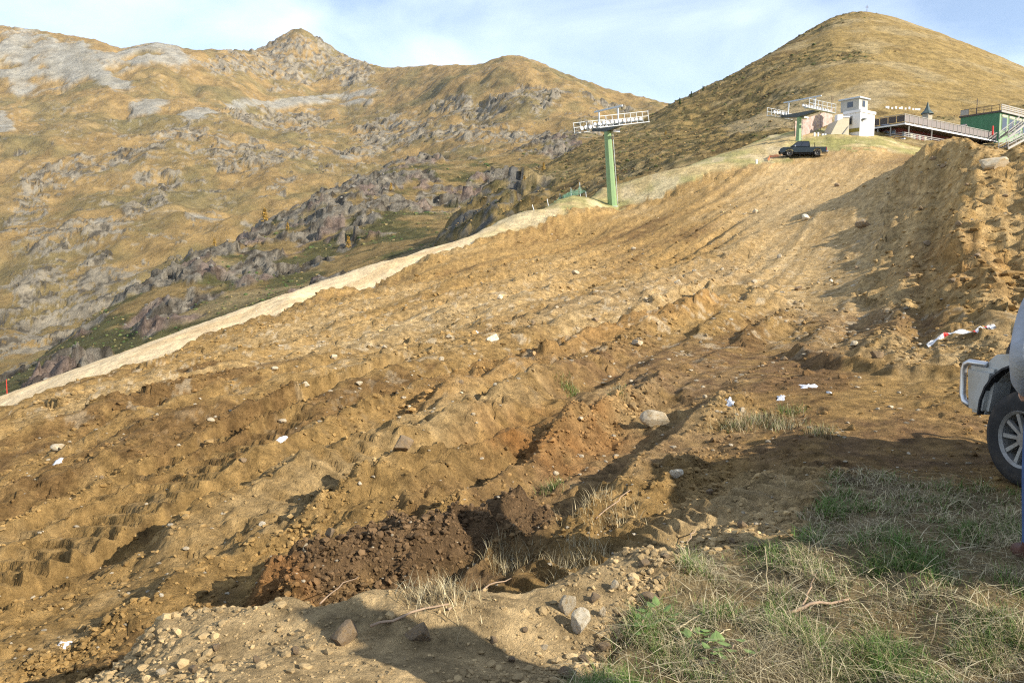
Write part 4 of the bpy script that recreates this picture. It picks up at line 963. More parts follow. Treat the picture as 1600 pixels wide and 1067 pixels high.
def frustum(b, t):   # b, t = (x0, x1, half width, z)
    return MB().hexa([(b[0], -b[2], b[3]), (b[1], -b[2], b[3]), (b[1], b[2], b[3]), (b[0], b[2], b[3])], [(t[0], -t[2], t[3]), (t[1], -t[2], t[3]), (t[1], t[2], t[3]), (t[0], t[2], t[3])])
def side_pane(b, t, u0, u1, v0, v1, side):
    """glass on the sloping flank of a frustum"""
    def P(u, v, o):
        x0 = b[0] + (t[0] - b[0]) * v; x1 = b[1] + (t[1] - b[1]) * v
        return (x0 + (x1 - x0) * u, side * (b[2] + (t[2] - b[2]) * v + o), b[3] + (t[3] - b[3]) * v)
    return MB().hexa([P(u0, v0, .002), P(u1, v0, .002), P(u1, v1, .002), P(u0, v1, .002)], [P(u0, v0, .012), P(u1, v0, .012), P(u1, v1, .012), P(u0, v1, .012)])
def end_pane(b, t, k, v0, v1, ins):
    s_ = -1 if k == 0 else 1
    def P(y, v, o): return (b[k] + (t[k] - b[k]) * v + s_ * o, y * (b[2] + (t[2] - b[2]) * v), b[3] + (t[3] - b[3]) * v)
    return MB().hexa([P(-ins, v0, .002), P(ins, v0, .002), P(ins, v1, .002), P(-ins, v1, .002)], [P(-ins, v0, .014), P(ins, v0, .014), P(ins, v1, .014), P(-ins, v1, .014)])
def arch_profile(pts, xw, r, zc, x_dir=1):
    """lower edge of a body side from rear to front with semicircular wheel arches"""
    out = []
    for x in xw: out += [(x + r * math.cos(a), zc + r * math.sin(a)) for a in [math.pi * (1 - k / 10) for k in range(11)]]
    return pts[:1] + out + pts[1:]
def pickup(label, loc, rot):
    t = empty('pickup_truck', loc, rot); tag(t, label, 'pickup truck')
    hw = .87; xw = (-1.55, 1.45); zs = .42
    prof = [(-2.5, .55), (-2.52, 1.02), (2.15, 1.03), (2.42, .92), (2.5, .72), (2.5, .48)]
    low = [(-2.5, zs)]
    for x in xw: low += [(x + .46 * math.cos(a), zs + .02 + .44 * math.sin(a)) for a in [math.pi * (1 - k / 10) for k in range(11)]]
    MB().prism(low + [(2.5, zs)] + list(reversed(prof)), -hw, hw).build('body', M_paint, t, bevel=.03)
    b = (-.75, 1.45, .84, 1.03); tp = (-.62, .62, .66, 1.70)
    frustum(b, tp).build('cabin', M_paint, t, bevel=.05)
    for s_ in (-1, 1):
        side_pane(b, tp, .07, .47, .12, .84, s_).build('side_window', M_glass, t); side_pane(b, tp, .52, .93, .12, .84, s_).build('side_window', M_glass, t)
        MB().box(.78, .92, s_ * .86 - .12, s_ * .86 + .12, 1.06, 1.22).build('mirror', M_chrome, t, bevel=.03)
        MB().box(2.40, 2.515, s_ * .66 - .15, s_ * .66 + .15, .72, .88).build('headlight', M_lampw, t)
        MB().box(-2.53, -2.46, s_ * .80 - .07, s_ * .80 + .07, .62, .98).build('tail_light', M_lampr, t)
        for x in xw: wheel_parts(t, x, s_ * .78, .37, .24, s_, 6)
        MB().bar((-1.2, s_ * .55, 1.04), (-1.2, s_ * .55, 1.5), .06).build('roll_bar_post', M_black, t)
    MB().bar((-1.2, -.57, 1.5), (-1.2, .57, 1.5), .06).build('roll_bar', M_black, t)
    end_pane(b, tp, 1, .1, .9, .86).build('windscreen', M_glass, t); end_pane(b, tp, 0, .1, .9, .86).build('rear_window', M_glass, t)
    MB().box(-2.42, -.8, -.74, .74, 1.028, 1.04).build('load_bed', M_black, t)
    MB().box(-2.72, -2.5, -.80, .80, .48, .64).build('rear_bumper', M_chrome, t, bevel=.03); MB().box(-2.56, -2.525, -.55, .55, .66, 1.0).build('tailgate_panel', M_silver, t)
    MB().box(2.5, 2.66, -.84, .84, .42, .66).build('front_bumper', M_black, t, bevel=.04)
    MB().box(-1.9, 2.2, -.6, .6, .28, .6).build('underbody', M_black, t)
pf = Vector((-.94, .33, 0)).normalized(); pc = Vector(unproj(1254, 246, 95.5))
za, zb_ = gz(*(pc + pf * 1.45).xy), gz(*(pc - pf * 1.55).xy)
pickup('dark pickup truck parked on the slope below the grassy mound', (pc.x, pc.y, (za + zb_) / 2), (0, -math.atan2(za - zb_, 3.0), math.atan2(pf.y, pf.x)))

# near off-road vehicle: only its rear corner and wheel are in the picture; it faces the camera side
def offroader(label, rear_wheel, face, z=None):
    gx_, gy_ = rear_wheel; yaw = math.atan2(face[1], face[0])
    t = empty('off_road_vehicle', (gx_, gy_, (gz(gx_, gy_) - .01) if z is None else z), (0, 0, yaw)); tag(t, label, 'off-road car')
    # local: x forward, y left; the visible flank is at y = -0.1 .. the body lies at y > 0 (towards the right of the picture)
    s_ = -1; r = .385; xw = (0.0, 3.1)
    wheel_parts(t, 0, 0, r, .24, -1, 10); wheel_parts(t, 3.1, 0, r, .24, -1, 10); wheel_parts(t, 0, 1.42, r, .24, 1, 10); wheel_parts(t, 3.1, 1.42, r, .24, 1, 10)
    low = [(-.50, .55)]
    for x in xw: low += [(x + .49 * math.cos(a), .50 + .47 * math.sin(a)) for a in [math.pi * (1 - k / 12) for k in range(13)]]
    MB().prism(low + [(4.4, .52), (4.48, .75), (4.4, 1.05), (3.75, 1.14), (.9, 1.14), (-.42, 1.02), (-.50, .95)], -.02, 1.44).build('body', M_silver, t, bevel=.03)
    MB().box(-.42, 4.2, .12, 1.30, .32, .9).build('underbody', M_black, t)
    for x in xw:
        fl = MB()
        ring = [(x + rr * math.cos(a), .50 + rr * .97 * math.sin(a)) for rr, rev in ((.488, 0), (.506, 1)) for a in ([math.pi * (1.0 - k / 12) for k in range(13)] if not rev else [math.pi * k / 12 for k in range(13)])]
        fl.prism(ring, -.10, -.018); fl.build('wheel_arch_flare', M_black, t)
    # grey bumper corner and tube guard
    bc = MB().hexa([(-.66, -.08, .50), (-.44, -.08, .50), (-.44, .30, .50), (-.66, .30, .50)], [(-.70, -.08, .90), (-.36, -.08, .90), (-.36, .30, .90), (-.70, .30, .90)])
    bc.build('bumper_corner', M_silver, t, bevel=.035); MB().box(-.66, -.45, 1.15, 1.50, .50, .90).build('bumper_corner', M_silver, t, bevel=.035)
    MB().box(-.62, -.46, .302, 1.148, .52, .68).build('rear_bumper', M_black, t, bevel=.02)
    def guard(y):
        pts = [(-.50, y, .925), (-.70, y, .925), (-.755, y, .90), (-.775, y, .85), (-.775, y, .64), (-.75, y, .575), (-.68, y, .55)]
        MB().tube(pts, .027, 10).build('tube_guard', M_chrome, t, smooth=True)
    guard(-.03); guard(1.45)
    sp = wheel_parts(t, -.60, .55, .36, .22, 1, 10, name='spare_wheel'); sp.rotation_euler = (0, 0, math.pi / 2); sp.location = (-.60, .60, .93); sp.scale = (.88, .9, .88)
    b = (.45, 4.15, .71, 1.14); tp = (.55, 3.75, .66, 1.82)
    cb_ = frustum(b, tp).build('cabin', M_silver, t, bevel=.05); cb_.location = (0, .71, 0)
    for q in (-1, 1):
        w_ = side_pane(b, tp, .06, .46, .1, .85, q).build('side_window', M_glass, t); w_.location = (0, .71, 0)
        w_ = side_pane(b, tp, .52, .94, .1, .85, q).build('side_window', M_glass, t); w_.location = (0, .71, 0)
        MB().lathe([(0, 4.485), (.10, 4.485), (.11, 4.40)], 16, 'x', (0, .71 + q * .5, .82)).build('headlight', M_lampw, t)
    w_ = end_pane(b, tp, 1, .1, .9, .88).build('windscreen', M_glass, t); w_.location = (0, .71, 0)
    w_ = end_pane(b, tp, 0, .1, .9, .88).build('rear_window', M_glass, t); w_.location = (0, .71, 0)
    MB().box(4.48, 4.62, 0, 1.42, .50, .68).build('front_bumper', M_black, t, bevel=.03)
    return t
offroader('silver off-road car with alloy wheel and tube guard, cut off by the right edge', (4.14, 6.42), (0.16, -0.99), -1.735)

offroader('second silver off-road car parked outside the picture on the right, shading the grass', (6.3, -2.0), (-0.13, 0.99), -1.72)
# ================================================================== PEOPLE
def person(label, loc, yaw, lean=0.0):
    """one skinned body; standing, hands in the jacket pockets, elbows out"""
    J = dict(pel=(0, 0, .94, .135), bel=(0, 0, 1.08, .145), che=(0, .01, 1.30, .165), nek=(0, .0, 1.46, .07), hed=(0, .015, 1.56, .085), top=(0, .01, 1.70, .095), crown=(0, 0, 1.755, .055))
    chain = ['pel', 'bel', 'che', 'nek', 'hed', 'top', 'crown']; names = list(J); V = [J[n][:3] for n in names]; Rr = [J[n][3] for n in names]
    E = [(names.index(a), names.index(b)) for a, b in zip(chain, chain[1:])]
    def add(p, r, to): V.append(p); Rr.append(r); E.append((to, len(V) - 1)); return len(V) - 1
    for s in (-1, 1):
        k = add((s * .10, 0, .86), .105, 0); k = add((s * .115, .02, .50), .075, k); k = add((s * .12, -.015, .13), .062, k); k = add((s * .125, .03, .055), .052, k); add((s * .14, .19, .04), .042, k)
        k = add((s * .19, 0, 1.40), .075, 2); k = add((s * .25, -.05, 1.13), .058, k); k = add((s * .20, .07, .99), .05, k); h_ = add((s * .165, .10, .95), .036, k)
        for f_ in range(4): q = add((s * (.17 - .012 * f_), .15, .905 - .008 * f_), .011, h_); add((s * (.15 - .012 * f_), .155, .872), .009, q)
        q = add((s * .16, .16, .93), .012, h_); add((s * .135, .165, .905), .010, q)
    add((0, .12, 1.605), .018, 4)
    for s in (-1, 1): add((s * .088, 0, 1.61), .016, 4)
    me = bpy.data.meshes.new('body'); me.from_pydata(V, E, []); o = bpy.data.objects.new('body_build', me); COL.objects.link(o)
    md = o.modifiers.new('skin', 'SKIN'); md.use_smooth_shade = True
    for i, sv in enumerate(me.skin_vertices[0].data): sv.radius = (Rr[i] * (1.25 if i == 2 else 1.1 if i in (0, 1) else 1), Rr[i] * (.8 if i in (0, 1, 2) else 1)); sv.use_root = (i == 0)
    o.modifiers.new('sub', 'SUBSURF').levels = 2
    dg = bpy.context.evaluated_depsgraph_get(); dg.update()
    bm_ = bpy.data.meshes.new_from_object(o.evaluated_get(dg)); bpy.data.objects.remove(o)
    for m_ in (M_skin, M_jacket, M_denim, M_leather, M_hair): bm_.materials.append(m_)
    for p in bm_.polygons:
        c_ = p.center; p.use_smooth = True; ax = abs(c_.x)
        hand = c_.y > .10 and .85 < c_.z < .965
        p.material_index = 3 if c_.z < .125 else 0 if hand else 2 if c_.z < .90 else 1 if c_.z < 1.485 else (4 if (c_.z > 1.665 or (c_.y < -.01 and c_.z > 1.56)) else 0)
    root = empty('person', loc, (0, 0, yaw)); tag(root, label, 'person')
    link('body', bm_, root)
    # open jacket skirt and collar, eyes
    MB().lathe([(.175, .86), (.19, .90), (.185, 1.05), (.175, 1.12)], 20, 'z').build('jacket_hem', M_jacket, root, smooth=True)
    MB().lathe([(.085, 1.43), (.10, 1.47), (.098, 1.52), (.085, 1.515)], 16, 'z').build('collar', M_jacket, root, smooth=True)
    for s in (-1, 1): MB().lathe([(0, -.012), (.009, -.009), (.013, 0), (.009, .009), (0, .012)], 8, 'z', (s * .034, .100, 1.635)).build('eye', M_black, root, smooth=True)
    return root
px_, py_ = 2.91, 4.25
person('person in a faded blue jacket, jeans and brown boots, cut off by the right edge', (px_, py_, gz(px_, py_) - .01), R(-12))
px_, py_ = 1.88, 2.20
person('person in a jacket standing outside the picture, casting the shadow on the near berm', (px_, py_, gz(px_, py_)), R(30)).scale = (1.1, 1.1, 1.08)

# ================================================================== STONES
def rock_mesh(name, m, seed, sub=2, flat=1.0, ang=0.35, facets=7):
    import bmesh
    rnd = random.Random(seed); b = bmesh.new(); bmesh.ops.create_icosphere(b, subdivisions=sub, radius=1.0)
    planes = [(Vector((rnd.gauss(0, 1), rnd.gauss(0, 1), rnd.gauss(0, 1))).normalized(), rnd.uniform(.42, .80)) for _ in range(facets + 4)]
    for v in b.verts:
        p = v.co.copy()
        for n_, d_ in planes:
            e = p.dot(n_) - d_
            if e > 0: p -= n_ * e * .97
        p *= 1 + .03 * math.sin(p.x * 5 + seed) * math.cos(p.y * 4 - seed)
        p.z *= flat; v.co = p
    for f_ in b.faces: f_.smooth = False
    me = bpy.data.meshes.new(name); b.to_mesh(me); b.free(); me.materials.append(m); return me
def stone(label, px, py, w, hgt, m, seed, group=None, sub=3, name='stone', depth=1.0, sink=.25, rz=None, tilt=0.0):
    p = hit(px, py + hgt * .5); k = p.y / F; a, c_ = w * .5 * k * 1.12, hgt * .5 * k * 1.25
    o = link(name, rock_mesh(name, m, seed, sub)); o.location = p + Vector((0, a * depth * .5, c_ * (1 - sink) * .8)); o.scale = (a, a * depth, c_)
    o.rotation_euler = (0, tilt, 0); tag(o, label, 'stone', group); return o
stone('big pale yellow stone beside the dark brown soil patch', 1027, 653, 46, 24, M_stone, 1)
stone('pale angular upright rock on the near berm, beside a smaller one', 908, 972, 36, 44, M_stone3, 2, depth=.8, tilt=.15)
stone('tan rock leaning on the pale angular one on the berm', 889, 944, 26, 36, M_stone, 3, tilt=.35)
stone('small pale pebble right of the two upright rocks', 940, 957, 13, 20, M_stone, 4)
stone('long flat slab lying on top of the heap of earth', 1560, 257, 62, 22, M_stone, 5, depth=.5, tilt=-.10, sink=.3)
stone('rounded grey brown rock in the shadow on the near berm', 655, 992, 48, 34, M_stone2, 6)
stone('broad brown rock at the edge of the dark humus and the berm', 538, 990, 54, 34, M_stone2, 7)
stone('pale stone on the dark soil below the long berm', 998, 535, 18, 14, M_stone, 8)
stone('white stone in the pale stony strip', 770, 527, 24, 13, M_stone3, 9)
stone('flat pinkish stone low on the left of the slope', 88, 700, 24, 11, M_stone, 10)
stone('brown round stone embedded in the slope above the humus', 515, 833, 19, 17, M_stone2, 11)
stone('slim tan stone left of the humus bank', 476, 857, 11, 15, M_stone, 12, tilt=.6)
stone('large pink brown stone in the furrow left of the reddish soil', 628, 698, 38, 26, M_stone2, 13)
stone('flat tan stone at the very bottom beside the grass', 887, 1054, 32, 18, M_stone2, 14)
stone('half buried brown stone at the grass edge by the berm', 1020, 938, 38, 20, M_stone2, 15)
stone('grey white stone in the shaded wheel track', 1058, 740, 22, 14, M_stone3, 16)
stone('pale stone left of the dark soil on the right', 1336, 538, 12, 11, M_stone, 17)
stone('grey boulder in the rutted soil below the heap', 1372, 553, 20, 14, M_stone2, 18)
stone('dark stone half sunk in the far part of the pale track', 1352, 352, 22, 13, M_stone2, 19)
rs = random.Random(5)
spots = [(430, 576), (520, 560), (700, 525), (832, 505), (690, 560), (560, 603), (480, 610), (930, 500), (870, 480), (1010, 470), (1060, 445), (1180, 440), (1220, 400), (1260, 340), (1130, 420), (990, 388), (1180, 330), (1310, 290),
         (200, 640), (330, 660), (380, 720), (640, 640), (720, 600), (280, 700), (160, 745), (560, 760), (410, 820), (290, 860), (250, 930), (440, 660), (600, 545), (780, 465), (900, 425), (1340, 420), (1300, 440), (1250, 450), (1100, 620), (1160, 640), (740, 655), (870, 740)]
for i, (x, y) in enumerate(spots):
    big = rs.uniform(7, 14); o_ = stone('small loose stone lying on the churned soil', x, y, big, big * rs.uniform(.55, .85), rs.choice((M_stone, M_stone, M_stone3, M_stone2)), 40 + i, 'small stones on the churned soil', sub=2)
spots = [(985, 905), (1005, 880), (960, 915), (930, 935), (975, 962), (850, 1012), (822, 985), (945, 1010), (912, 1030), (800, 1030), (770, 1000), (460, 1015), (400, 1030), (335, 1010), (300, 1045), (250, 1050), (1145, 845), (1160, 820), (1190, 850), (1110, 770), (1085, 860), (1040, 870)]
for i, (x, y) in enumerate(spots):
    big = rs.uniform(10, 22); stone('small stone on the sandy near berm', x, y, big, big * rs.uniform(.6, .9), rs.choice((M_stone, M_stone2, M_stone2)), 90 + i, 'small stones on the near berm', sub=2)
heap = [(1440, 330), (1475, 260), (1510, 290), (1500, 350), (1450, 380), (1530, 400), (1460, 250), (1420, 430), (1490, 440), (1570, 320)]
for i, (x, y) in enumerate(heap):
    big = rs.uniform(7, 14); stone('stone sticking out of the heap of earth', x, y, big, big * .7, M_stone2, 130 + i, 'stones in the heap of earth', sub=2)

# ---- clods and pebbles too many to count
def scatter(name, m, protos, P, S, C, kind_label, flat=.75, sinkf=.2):
    """P (n,3) positions, S (n,) radii, C (n,3) colours"""
    n = len(P); Vs = []; Fs = []; Cs = []; off = 0
    which = RNG.integers(0, len(protos), n)
    for q, (pv, pf_) in enumerate(protos):
        sel = np.nonzero(which == q)[0]
        if not len(sel): continue
        a = RNG.random(len(sel)) * 6.283; ca, sa = np.cos(a)[:, None], np.sin(a)[:, None]
        sx = (S[sel] * RNG.uniform(.75, 1.3, len(sel)))[:, None]; sy = (S[sel] * RNG.uniform(.75, 1.3, len(sel)))[:, None]; sz = (S[sel] * flat * RNG.uniform(.7, 1.2, len(sel)))[:, None]
        x = pv[None, :, 0] * sx; y = pv[None, :, 1] * sy; z = pv[None, :, 2] * sz
        V = np.stack([x * ca - y * sa + P[sel, 0:1], x * sa + y * ca + P[sel, 1:2], z + P[sel, 2:3] + (S[sel, None] * sinkf)], -1).reshape(-1, 3)
        k = pv.shape[0]
        Fq = (pf_[None] + (np.arange(len(sel)) * k)[:, None, None]).reshape(-1, 3) + off
        Vs.append(V); Fs.append(Fq); Cs.append(np.repeat(C[sel], k, 0)); off += len(V)
    o = link(name, np_mesh(name, np.concatenate(Vs), np.concatenate(Fs), m, False, np.concatenate(Cs))); tag(o, kind_label, kind='stuff'); return o
def proto(seed, sub=1):
    me = rock_mesh('tmp', M_clod, seed, sub, facets=5); v = np.array([p.co[:] for p in me.vertices]); f_ = np.array([p.vertices[:] for p in me.polygons]); bpy.data.meshes.remove(me)
    v = v * (1 + .22 * np.random.default_rng(seed).standard_normal((len(v), 1)) * .5); return v, f_
P1 = [proto(200 + i, 1) for i in range(6)]; P2 = [proto(300 + i, 2) for i in range(5)]
inframe = (PXd > -60) & (PXd < 1660) & (PYd < 1120) & (PYd > 150)
def pick(mask, n, weight=None):
    c = np.nonzero(mask.ravel())[0]
    w = None if weight is None else weight.ravel()[c] / weight.ravel()[c].sum()
    i = RNG.choice(c, n, p=w); jr = np.abs(DR.ravel()[i]) 
    th = TH.ravel()[i]; x = XA.ravel()[i]; y = YA.ravel()[i]; z = ZA.ravel()[i]
    return i, np.stack([x, y, z], 1)
dirtm = ((reg == 0) | (reg == 4)) & inframe
wgt = (0.15 + patch) * loose * (1 - .7 * np.clip(bmask[5], 0, 1)) * (0.35 + 0.65 * sstep(60, 15, YA)) * (1 - .85 * np.clip(crawlm, 0, 1)) * (.25 + 1.5 * sstep(.05, -.2, n1))
i, P = pick(dirtm & (YA < 75), 24000, wgt); S_ = np.minimum((0.0008 + 0.0030 * RNG.random(len(P)) ** 4.5) * P[:, 1] + .003 + .025 * RNG.random(len(P)) ** 5, .2)
scatter('soil_clods', M_clod, P1, P, S_, np.clip(CA[i] * .68 * RNG.uniform(.75, 1.2, (len(P), 1)), .01, .8), 'crumbled clods of ochre soil over the dug-up slope')
i, P = pick(dirtm & (YA < 26) & (YA > 5), 500, wgt); S_ = .018 + .06 * RNG.random(len(P)) ** 2; S_ = S_ * np.clip(P[:, 1] / 9, .6, 1.6)
scatter('large_clods', M_clod, P2, P, S_, np.clip(CA[i] * .68 * RNG.uniform(.8, 1.15, (len(P), 1)), .01, .8), 'fist-sized lumps of ochre soil over the dug-up slope', .8, .1)
i, P = pick(dirtm & (YA < 75) & (YA > 5.2), 1000, (0.3 + sstep(.0, .4, fbm(S * .35, T * .12, 3, 801))) * (1 - .9 * np.clip(crawlm, 0, 1))); S_ = np.minimum((0.0012 + 0.0026 * RNG.random(len(P)) ** 2) * P[:, 1] + .004, .12)
g_ = RNG.random((len(P), 1)); scatter('pebbles', M_clod, P1, P, S_, np.clip((.24 + .16 * g_) * np.array([[1, .84, .60]]) * (1 + .08 * RNG.standard_normal((len(P), 1))), .1, .8), 'pale pebbles strewn over the dug-up slope', .6, .15)
i, P = pick((hum > .25) & dirtm & (YA < 9), 1500); S_ = .006 + .02 * RNG.random(len(P)) ** 3
scatter('humus_crumbs', M_clod, P1, P, S_, np.clip(CA[i] * .68 * RNG.uniform(.8, 1.3, (len(P), 1)), .01, .8), 'dark crumbs of humus on the torn-out soil bank', .9, .15)
i, P = pick((bmask[5] > .1) & dirtm, 1100); S_ = .003 + .010 * RNG.random(len(P)) ** 2.5
scatter('berm_gravel', M_clod, P1, P, S_, np.clip(CA[i] * .68 * RNG.uniform(.85, 1.2, (len(P), 1)), .01, .8), 'sandy gravel crumbs on the near berm', .8, .2)

i, P = pick((reg == 4) & inframe, 3000); S_ = .025 + .14 * RNG.random(len(P)) ** 7
scatter('heap_clods', M_clod, P1, P, S_, np.clip(CA[i] * .68 * RNG.uniform(.7, 1.2, (len(P), 1)), .01, .8), 'crumbled earth and stones covering the heap', .8, .0)

# ---- snow patches
def snow(label, px, py, w, hgt, seed, group=None):
    w *= .75
    rnd = random.Random(seed); p = hit(px, py); k = p.y / F; a = w * .5 * k; V = [(0, 0, .014)]; Fc = []
    bdep = max(hgt * .5 * k * 4, a * .35)
    for ring, rr in ((0, .55), (1, 1.0)):
        for q in range(14):
            t_ = 6.283 * q / 14; r_ = rr * rnd.uniform(.35, 1.35); x, y = a * r_ * math.cos(t_), bdep * r_ * math.sin(t_)
            V.append((x, y, gz(p.x + x, p.y + y) - p.z + (.016 + rnd.uniform(-.02, .012) if ring == 0 else -.012)))
    for q in range(14): Fc += [(0, 1 + q, 1 + (q + 1) % 14), (1 + q, 15 + q, 15 + (q + 1) % 14, 1 + (q + 1) % 14)]
    me = bpy.data.meshes.new('snow_patch'); me.from_pydata(V, [], Fc); me.materials.append(M_snow)
    o = link('snow_patch', me); o.location = p; tag(o, label, 'snow', group); me.polygons.foreach_set('use_smooth', [True] * len(me.polygons))
snow('bright flat snow remnant on the dark soil below the rut', 1222, 623, 30, 8, 1); snow('cluster of broken snow lumps beside the sandy rut', 1262, 605, 42, 10, 2); snow('small snow crumb right of the broken lumps', 1297, 614, 12, 5, 3)
snow('thin streak of snow left of the bright remnant', 1140, 633, 26, 7, 4); snow('snow remnant in the furrows left of the middle', 440, 688, 24, 8, 5); snow('streak of old snow low on the left slope', 92, 723, 26, 6, 6); snow('streak of snow in the lowest left corner', 105, 1010, 40, 7, 7); snow('tiny snow spot in the stony strip', 745, 520, 14, 6, 8)

# ================================================================== BARRIER TAPE
tp_ = [(1449, 540), (1462, 531), (1478, 522), (1500, 518), (1522, 518), (1536, 522), (1546, 519), (1555, 524), (1541, 529)]
pts = []
for q in range(len(tp_) - 1):
    for e in range(5):
        a = e / 5; px = tp_[q][0] + (tp_[q + 1][0] - tp_[q][0]) * a; py = tp_[q][1] + (tp_[q + 1][1] - tp_[q][1]) * a; pts.append(Vector(unproj(px, py, 13.4)) )
g0 = hit(1500, 535); root = empty('barrier_tape', pts[0]); tag(root, 'crumpled red and white barrier tape lying on the soil', 'tape')
def tape_strip(i0, i1, nm, m):
    V = []
    for q in range(i0, i1 + 1):
        p = pts[min(q, len(pts) - 1)]; zg = gz(p.x, p.y); w = .042
        base = Vector((p.x, p.y, max(p.z, zg + .03))) - pts[0]; tw = .5 + .6 * math.sin(q * .9)
        V += [base - Vector((0, math.cos(tw) * w, math.sin(tw) * w)), base + Vector((0, .012, 0)), base + Vector((0, math.cos(tw) * w, math.sin(tw) * w))]
    me = bpy.data.meshes.new(nm); n_ = len(V) // 3; me.from_pydata(V, [], [(i * 3 + j, i * 3 + j + 1, i * 3 + j + 4, i * 3 + j + 3) for i in range(n_ - 1) for j in range(2)]); me.materials.append(m); link(nm, me, root)
q = 0
for ln, nm, m in ((9, 'white_band', M_tapew), (2, 'red_band', M_red), (8, 'white_band', M_tapew), (2, 'red_band', M_red), (5, 'white_band', M_tapew), (2, 'red_band', M_red), (12, 'white_band', M_tapew)):
    tape_strip(q, q + ln, nm, m); q += ln

# ================================================================== GRASS
def blades(name, label, base, length, width, lean, colr, curl=.6):
    n = len(base); a = RNG.random(n) * 6.283; dx, dy = np.cos(a), np.sin(a); V = np.zeros((n, 7, 3)); 
    px_, py_ = -dy, dx; pos = base.copy(); ang = lean * .4
    L = length / 3
    for k in range(4):
        w = width * (1 - k / 3.0) * .5
        if k < 3:
            V[:, 2 * k, 0] = pos[:, 0] - px_ * w; V[:, 2 * k, 1] = pos[:, 1] - py_ * w; V[:, 2 * k, 2] = pos[:, 2]
            V[:, 2 * k + 1, 0] = pos[:, 0] + px_ * w; V[:, 2 * k + 1, 1] = pos[:, 1] + py_ * w; V[:, 2 * k + 1, 2] = pos[:, 2]
        else: V[:, 6] = pos
        pos = pos + np.stack([dx * np.sin(ang) * L, dy * np.sin(ang) * L, np.cos(ang) * L], 1); ang = ang + lean * curl
    tri = np.array([(0, 1, 3), (0, 3, 2), (2, 3, 5), (2, 5, 4), (4, 5, 6)])
    Fc = (tri[None] + (np.arange(n) * 7)[:, None, None]).reshape(-1, 3)
    o = link(name, np_mesh(name, V.reshape(-1, 3), Fc, M_grass, True, np.repeat(colr, 7, 0))); tag(o, label, kind='stuff')
vm = (reg == 1) & (PXd > 820) & (PXd < 1720) & (YA > 2.6) & (YA < 9)
clump = sstep(-.15, .35, fbm(XA * 3.2, YA * 3.2, 3, 901))
n_g = 50000
i, P = pick(vm, n_g, .22 + clump)
P[:, :2] += RNG.normal(0, .012, (n_g, 2)); P[:, 2] -= .01
cl = clump.ravel()[i]; pal = np.array([(.085, .150, .028), (.135, .165, .042), (.34, .275, .15), (.52, .44, .27), (.17, .13, .07)])
gn = fbm(P[:, 0] * 1.7, P[:, 1] * 1.7, 3, 905)
pr = RNG.random(n_g) + 1.1 * gn
ci = np.where(pr < .28, 0, np.where(pr < .48, 1, np.where(pr < .72, 2, np.where(pr < .90, 3, 4))))
cg = pal[ci] * RNG.uniform(.75, 1.25, (n_g, 1))
dry = ci >= 2
ln = np.where(dry, RNG.uniform(.06, .24, n_g), RNG.uniform(.05, .14, n_g)) * (.5 + .75 * cl)
blades('grass_blades', 'matted green and straw coloured grass on the verge', P, ln, np.where(dry, RNG.uniform(.002, .0045, n_g), RNG.uniform(.003, .006, n_g)) * np.clip(P[:, 1] / 4.5, .8, 1.5), np.where(dry, RNG.uniform(1.4, 2.3, n_g), RNG.uniform(.5, 1.7, n_g)), cg, .38)
n_s = 1500; i, P = pick(vm, n_s); P[:, 2] += RNG.uniform(.005, .05, n_s)
blades('straw_litter', 'long bleached straws lying on the verge', P, RNG.uniform(.15, .45, n_s), RNG.uniform(.0025, .005, n_s), RNG.uniform(3.3, 4.0, n_s), pal[RNG.choice([2, 3, 3, 4], n_s)] * RNG.uniform(.8, 1.15, (n_s, 1)), .04)
# tufts in the torn soil
for nm, lab, px, py, rad, n_, pale_ in (('grass_tuft', 'green grass tuft left standing in the dark soil', 893, 614, .22, 420, 0), ('grass_tuft', 'pale tuft right of the green one in the dark soil', 965, 610, .16, 240, 1), ('grass_tuft', 'grey green tuft on the soil ridge, left of the row', 1150, 668, .2, 420, 1), ('grass_tuft', 'pale dry tuft in the row above the car shadow', 1190, 660, .26, 520, 1),
                                        ('grass_tuft', 'grey green tuft at the right of the row above the car shadow', 1222, 668, .2, 380, 1), ('grass_tuft', 'olive tuft in the row, above the others', 1235, 648, .18, 260, 0), ('grass_tuft', 'straw tuft right end of the soil ridge', 1285, 678, .18, 300, 1), ('grass_tuft', 'straw and roots hanging at the humus bank', 790, 885, .18, 380, 2), ('grass_tuft', 'torn sod with straw below the humus bank', 690, 930, .2, 420, 2),
                                        ('grass_tuft', 'tangle of roots and straw on the torn trench edge', 900, 880, .22, 420, 2), ('grass_tuft', 'dry roots on the soil above the crawler prints', 930, 795, .3, 380, 2), ('grass_tuft', 'small green sod in the furrow', 860, 765, .12, 200, 0)):
    c = hit(px, py); b_ = np.stack([c.x + RNG.normal(0, rad * .5, n_), c.y + RNG.normal(0, rad * .5, n_)], 1); z = np.array([gz(*q) for q in b_]) - .01
    pp = {0: [0, 1, 1, 2], 1: [1, 2, 2, 4, 3], 2: [2, 2, 4, 4, 3]}[pale_]
    blades(nm, lab, np.column_stack([b_, z]), RNG.uniform(.05, .16, n_), RNG.uniform(.003, .006, n_) * max(1, c.y / 7), RNG.uniform(.3, 1.3, n_), pal[RNG.choice(pp, n_)] * RNG.uniform(.7, 1.2, (n_, 1)), .42)
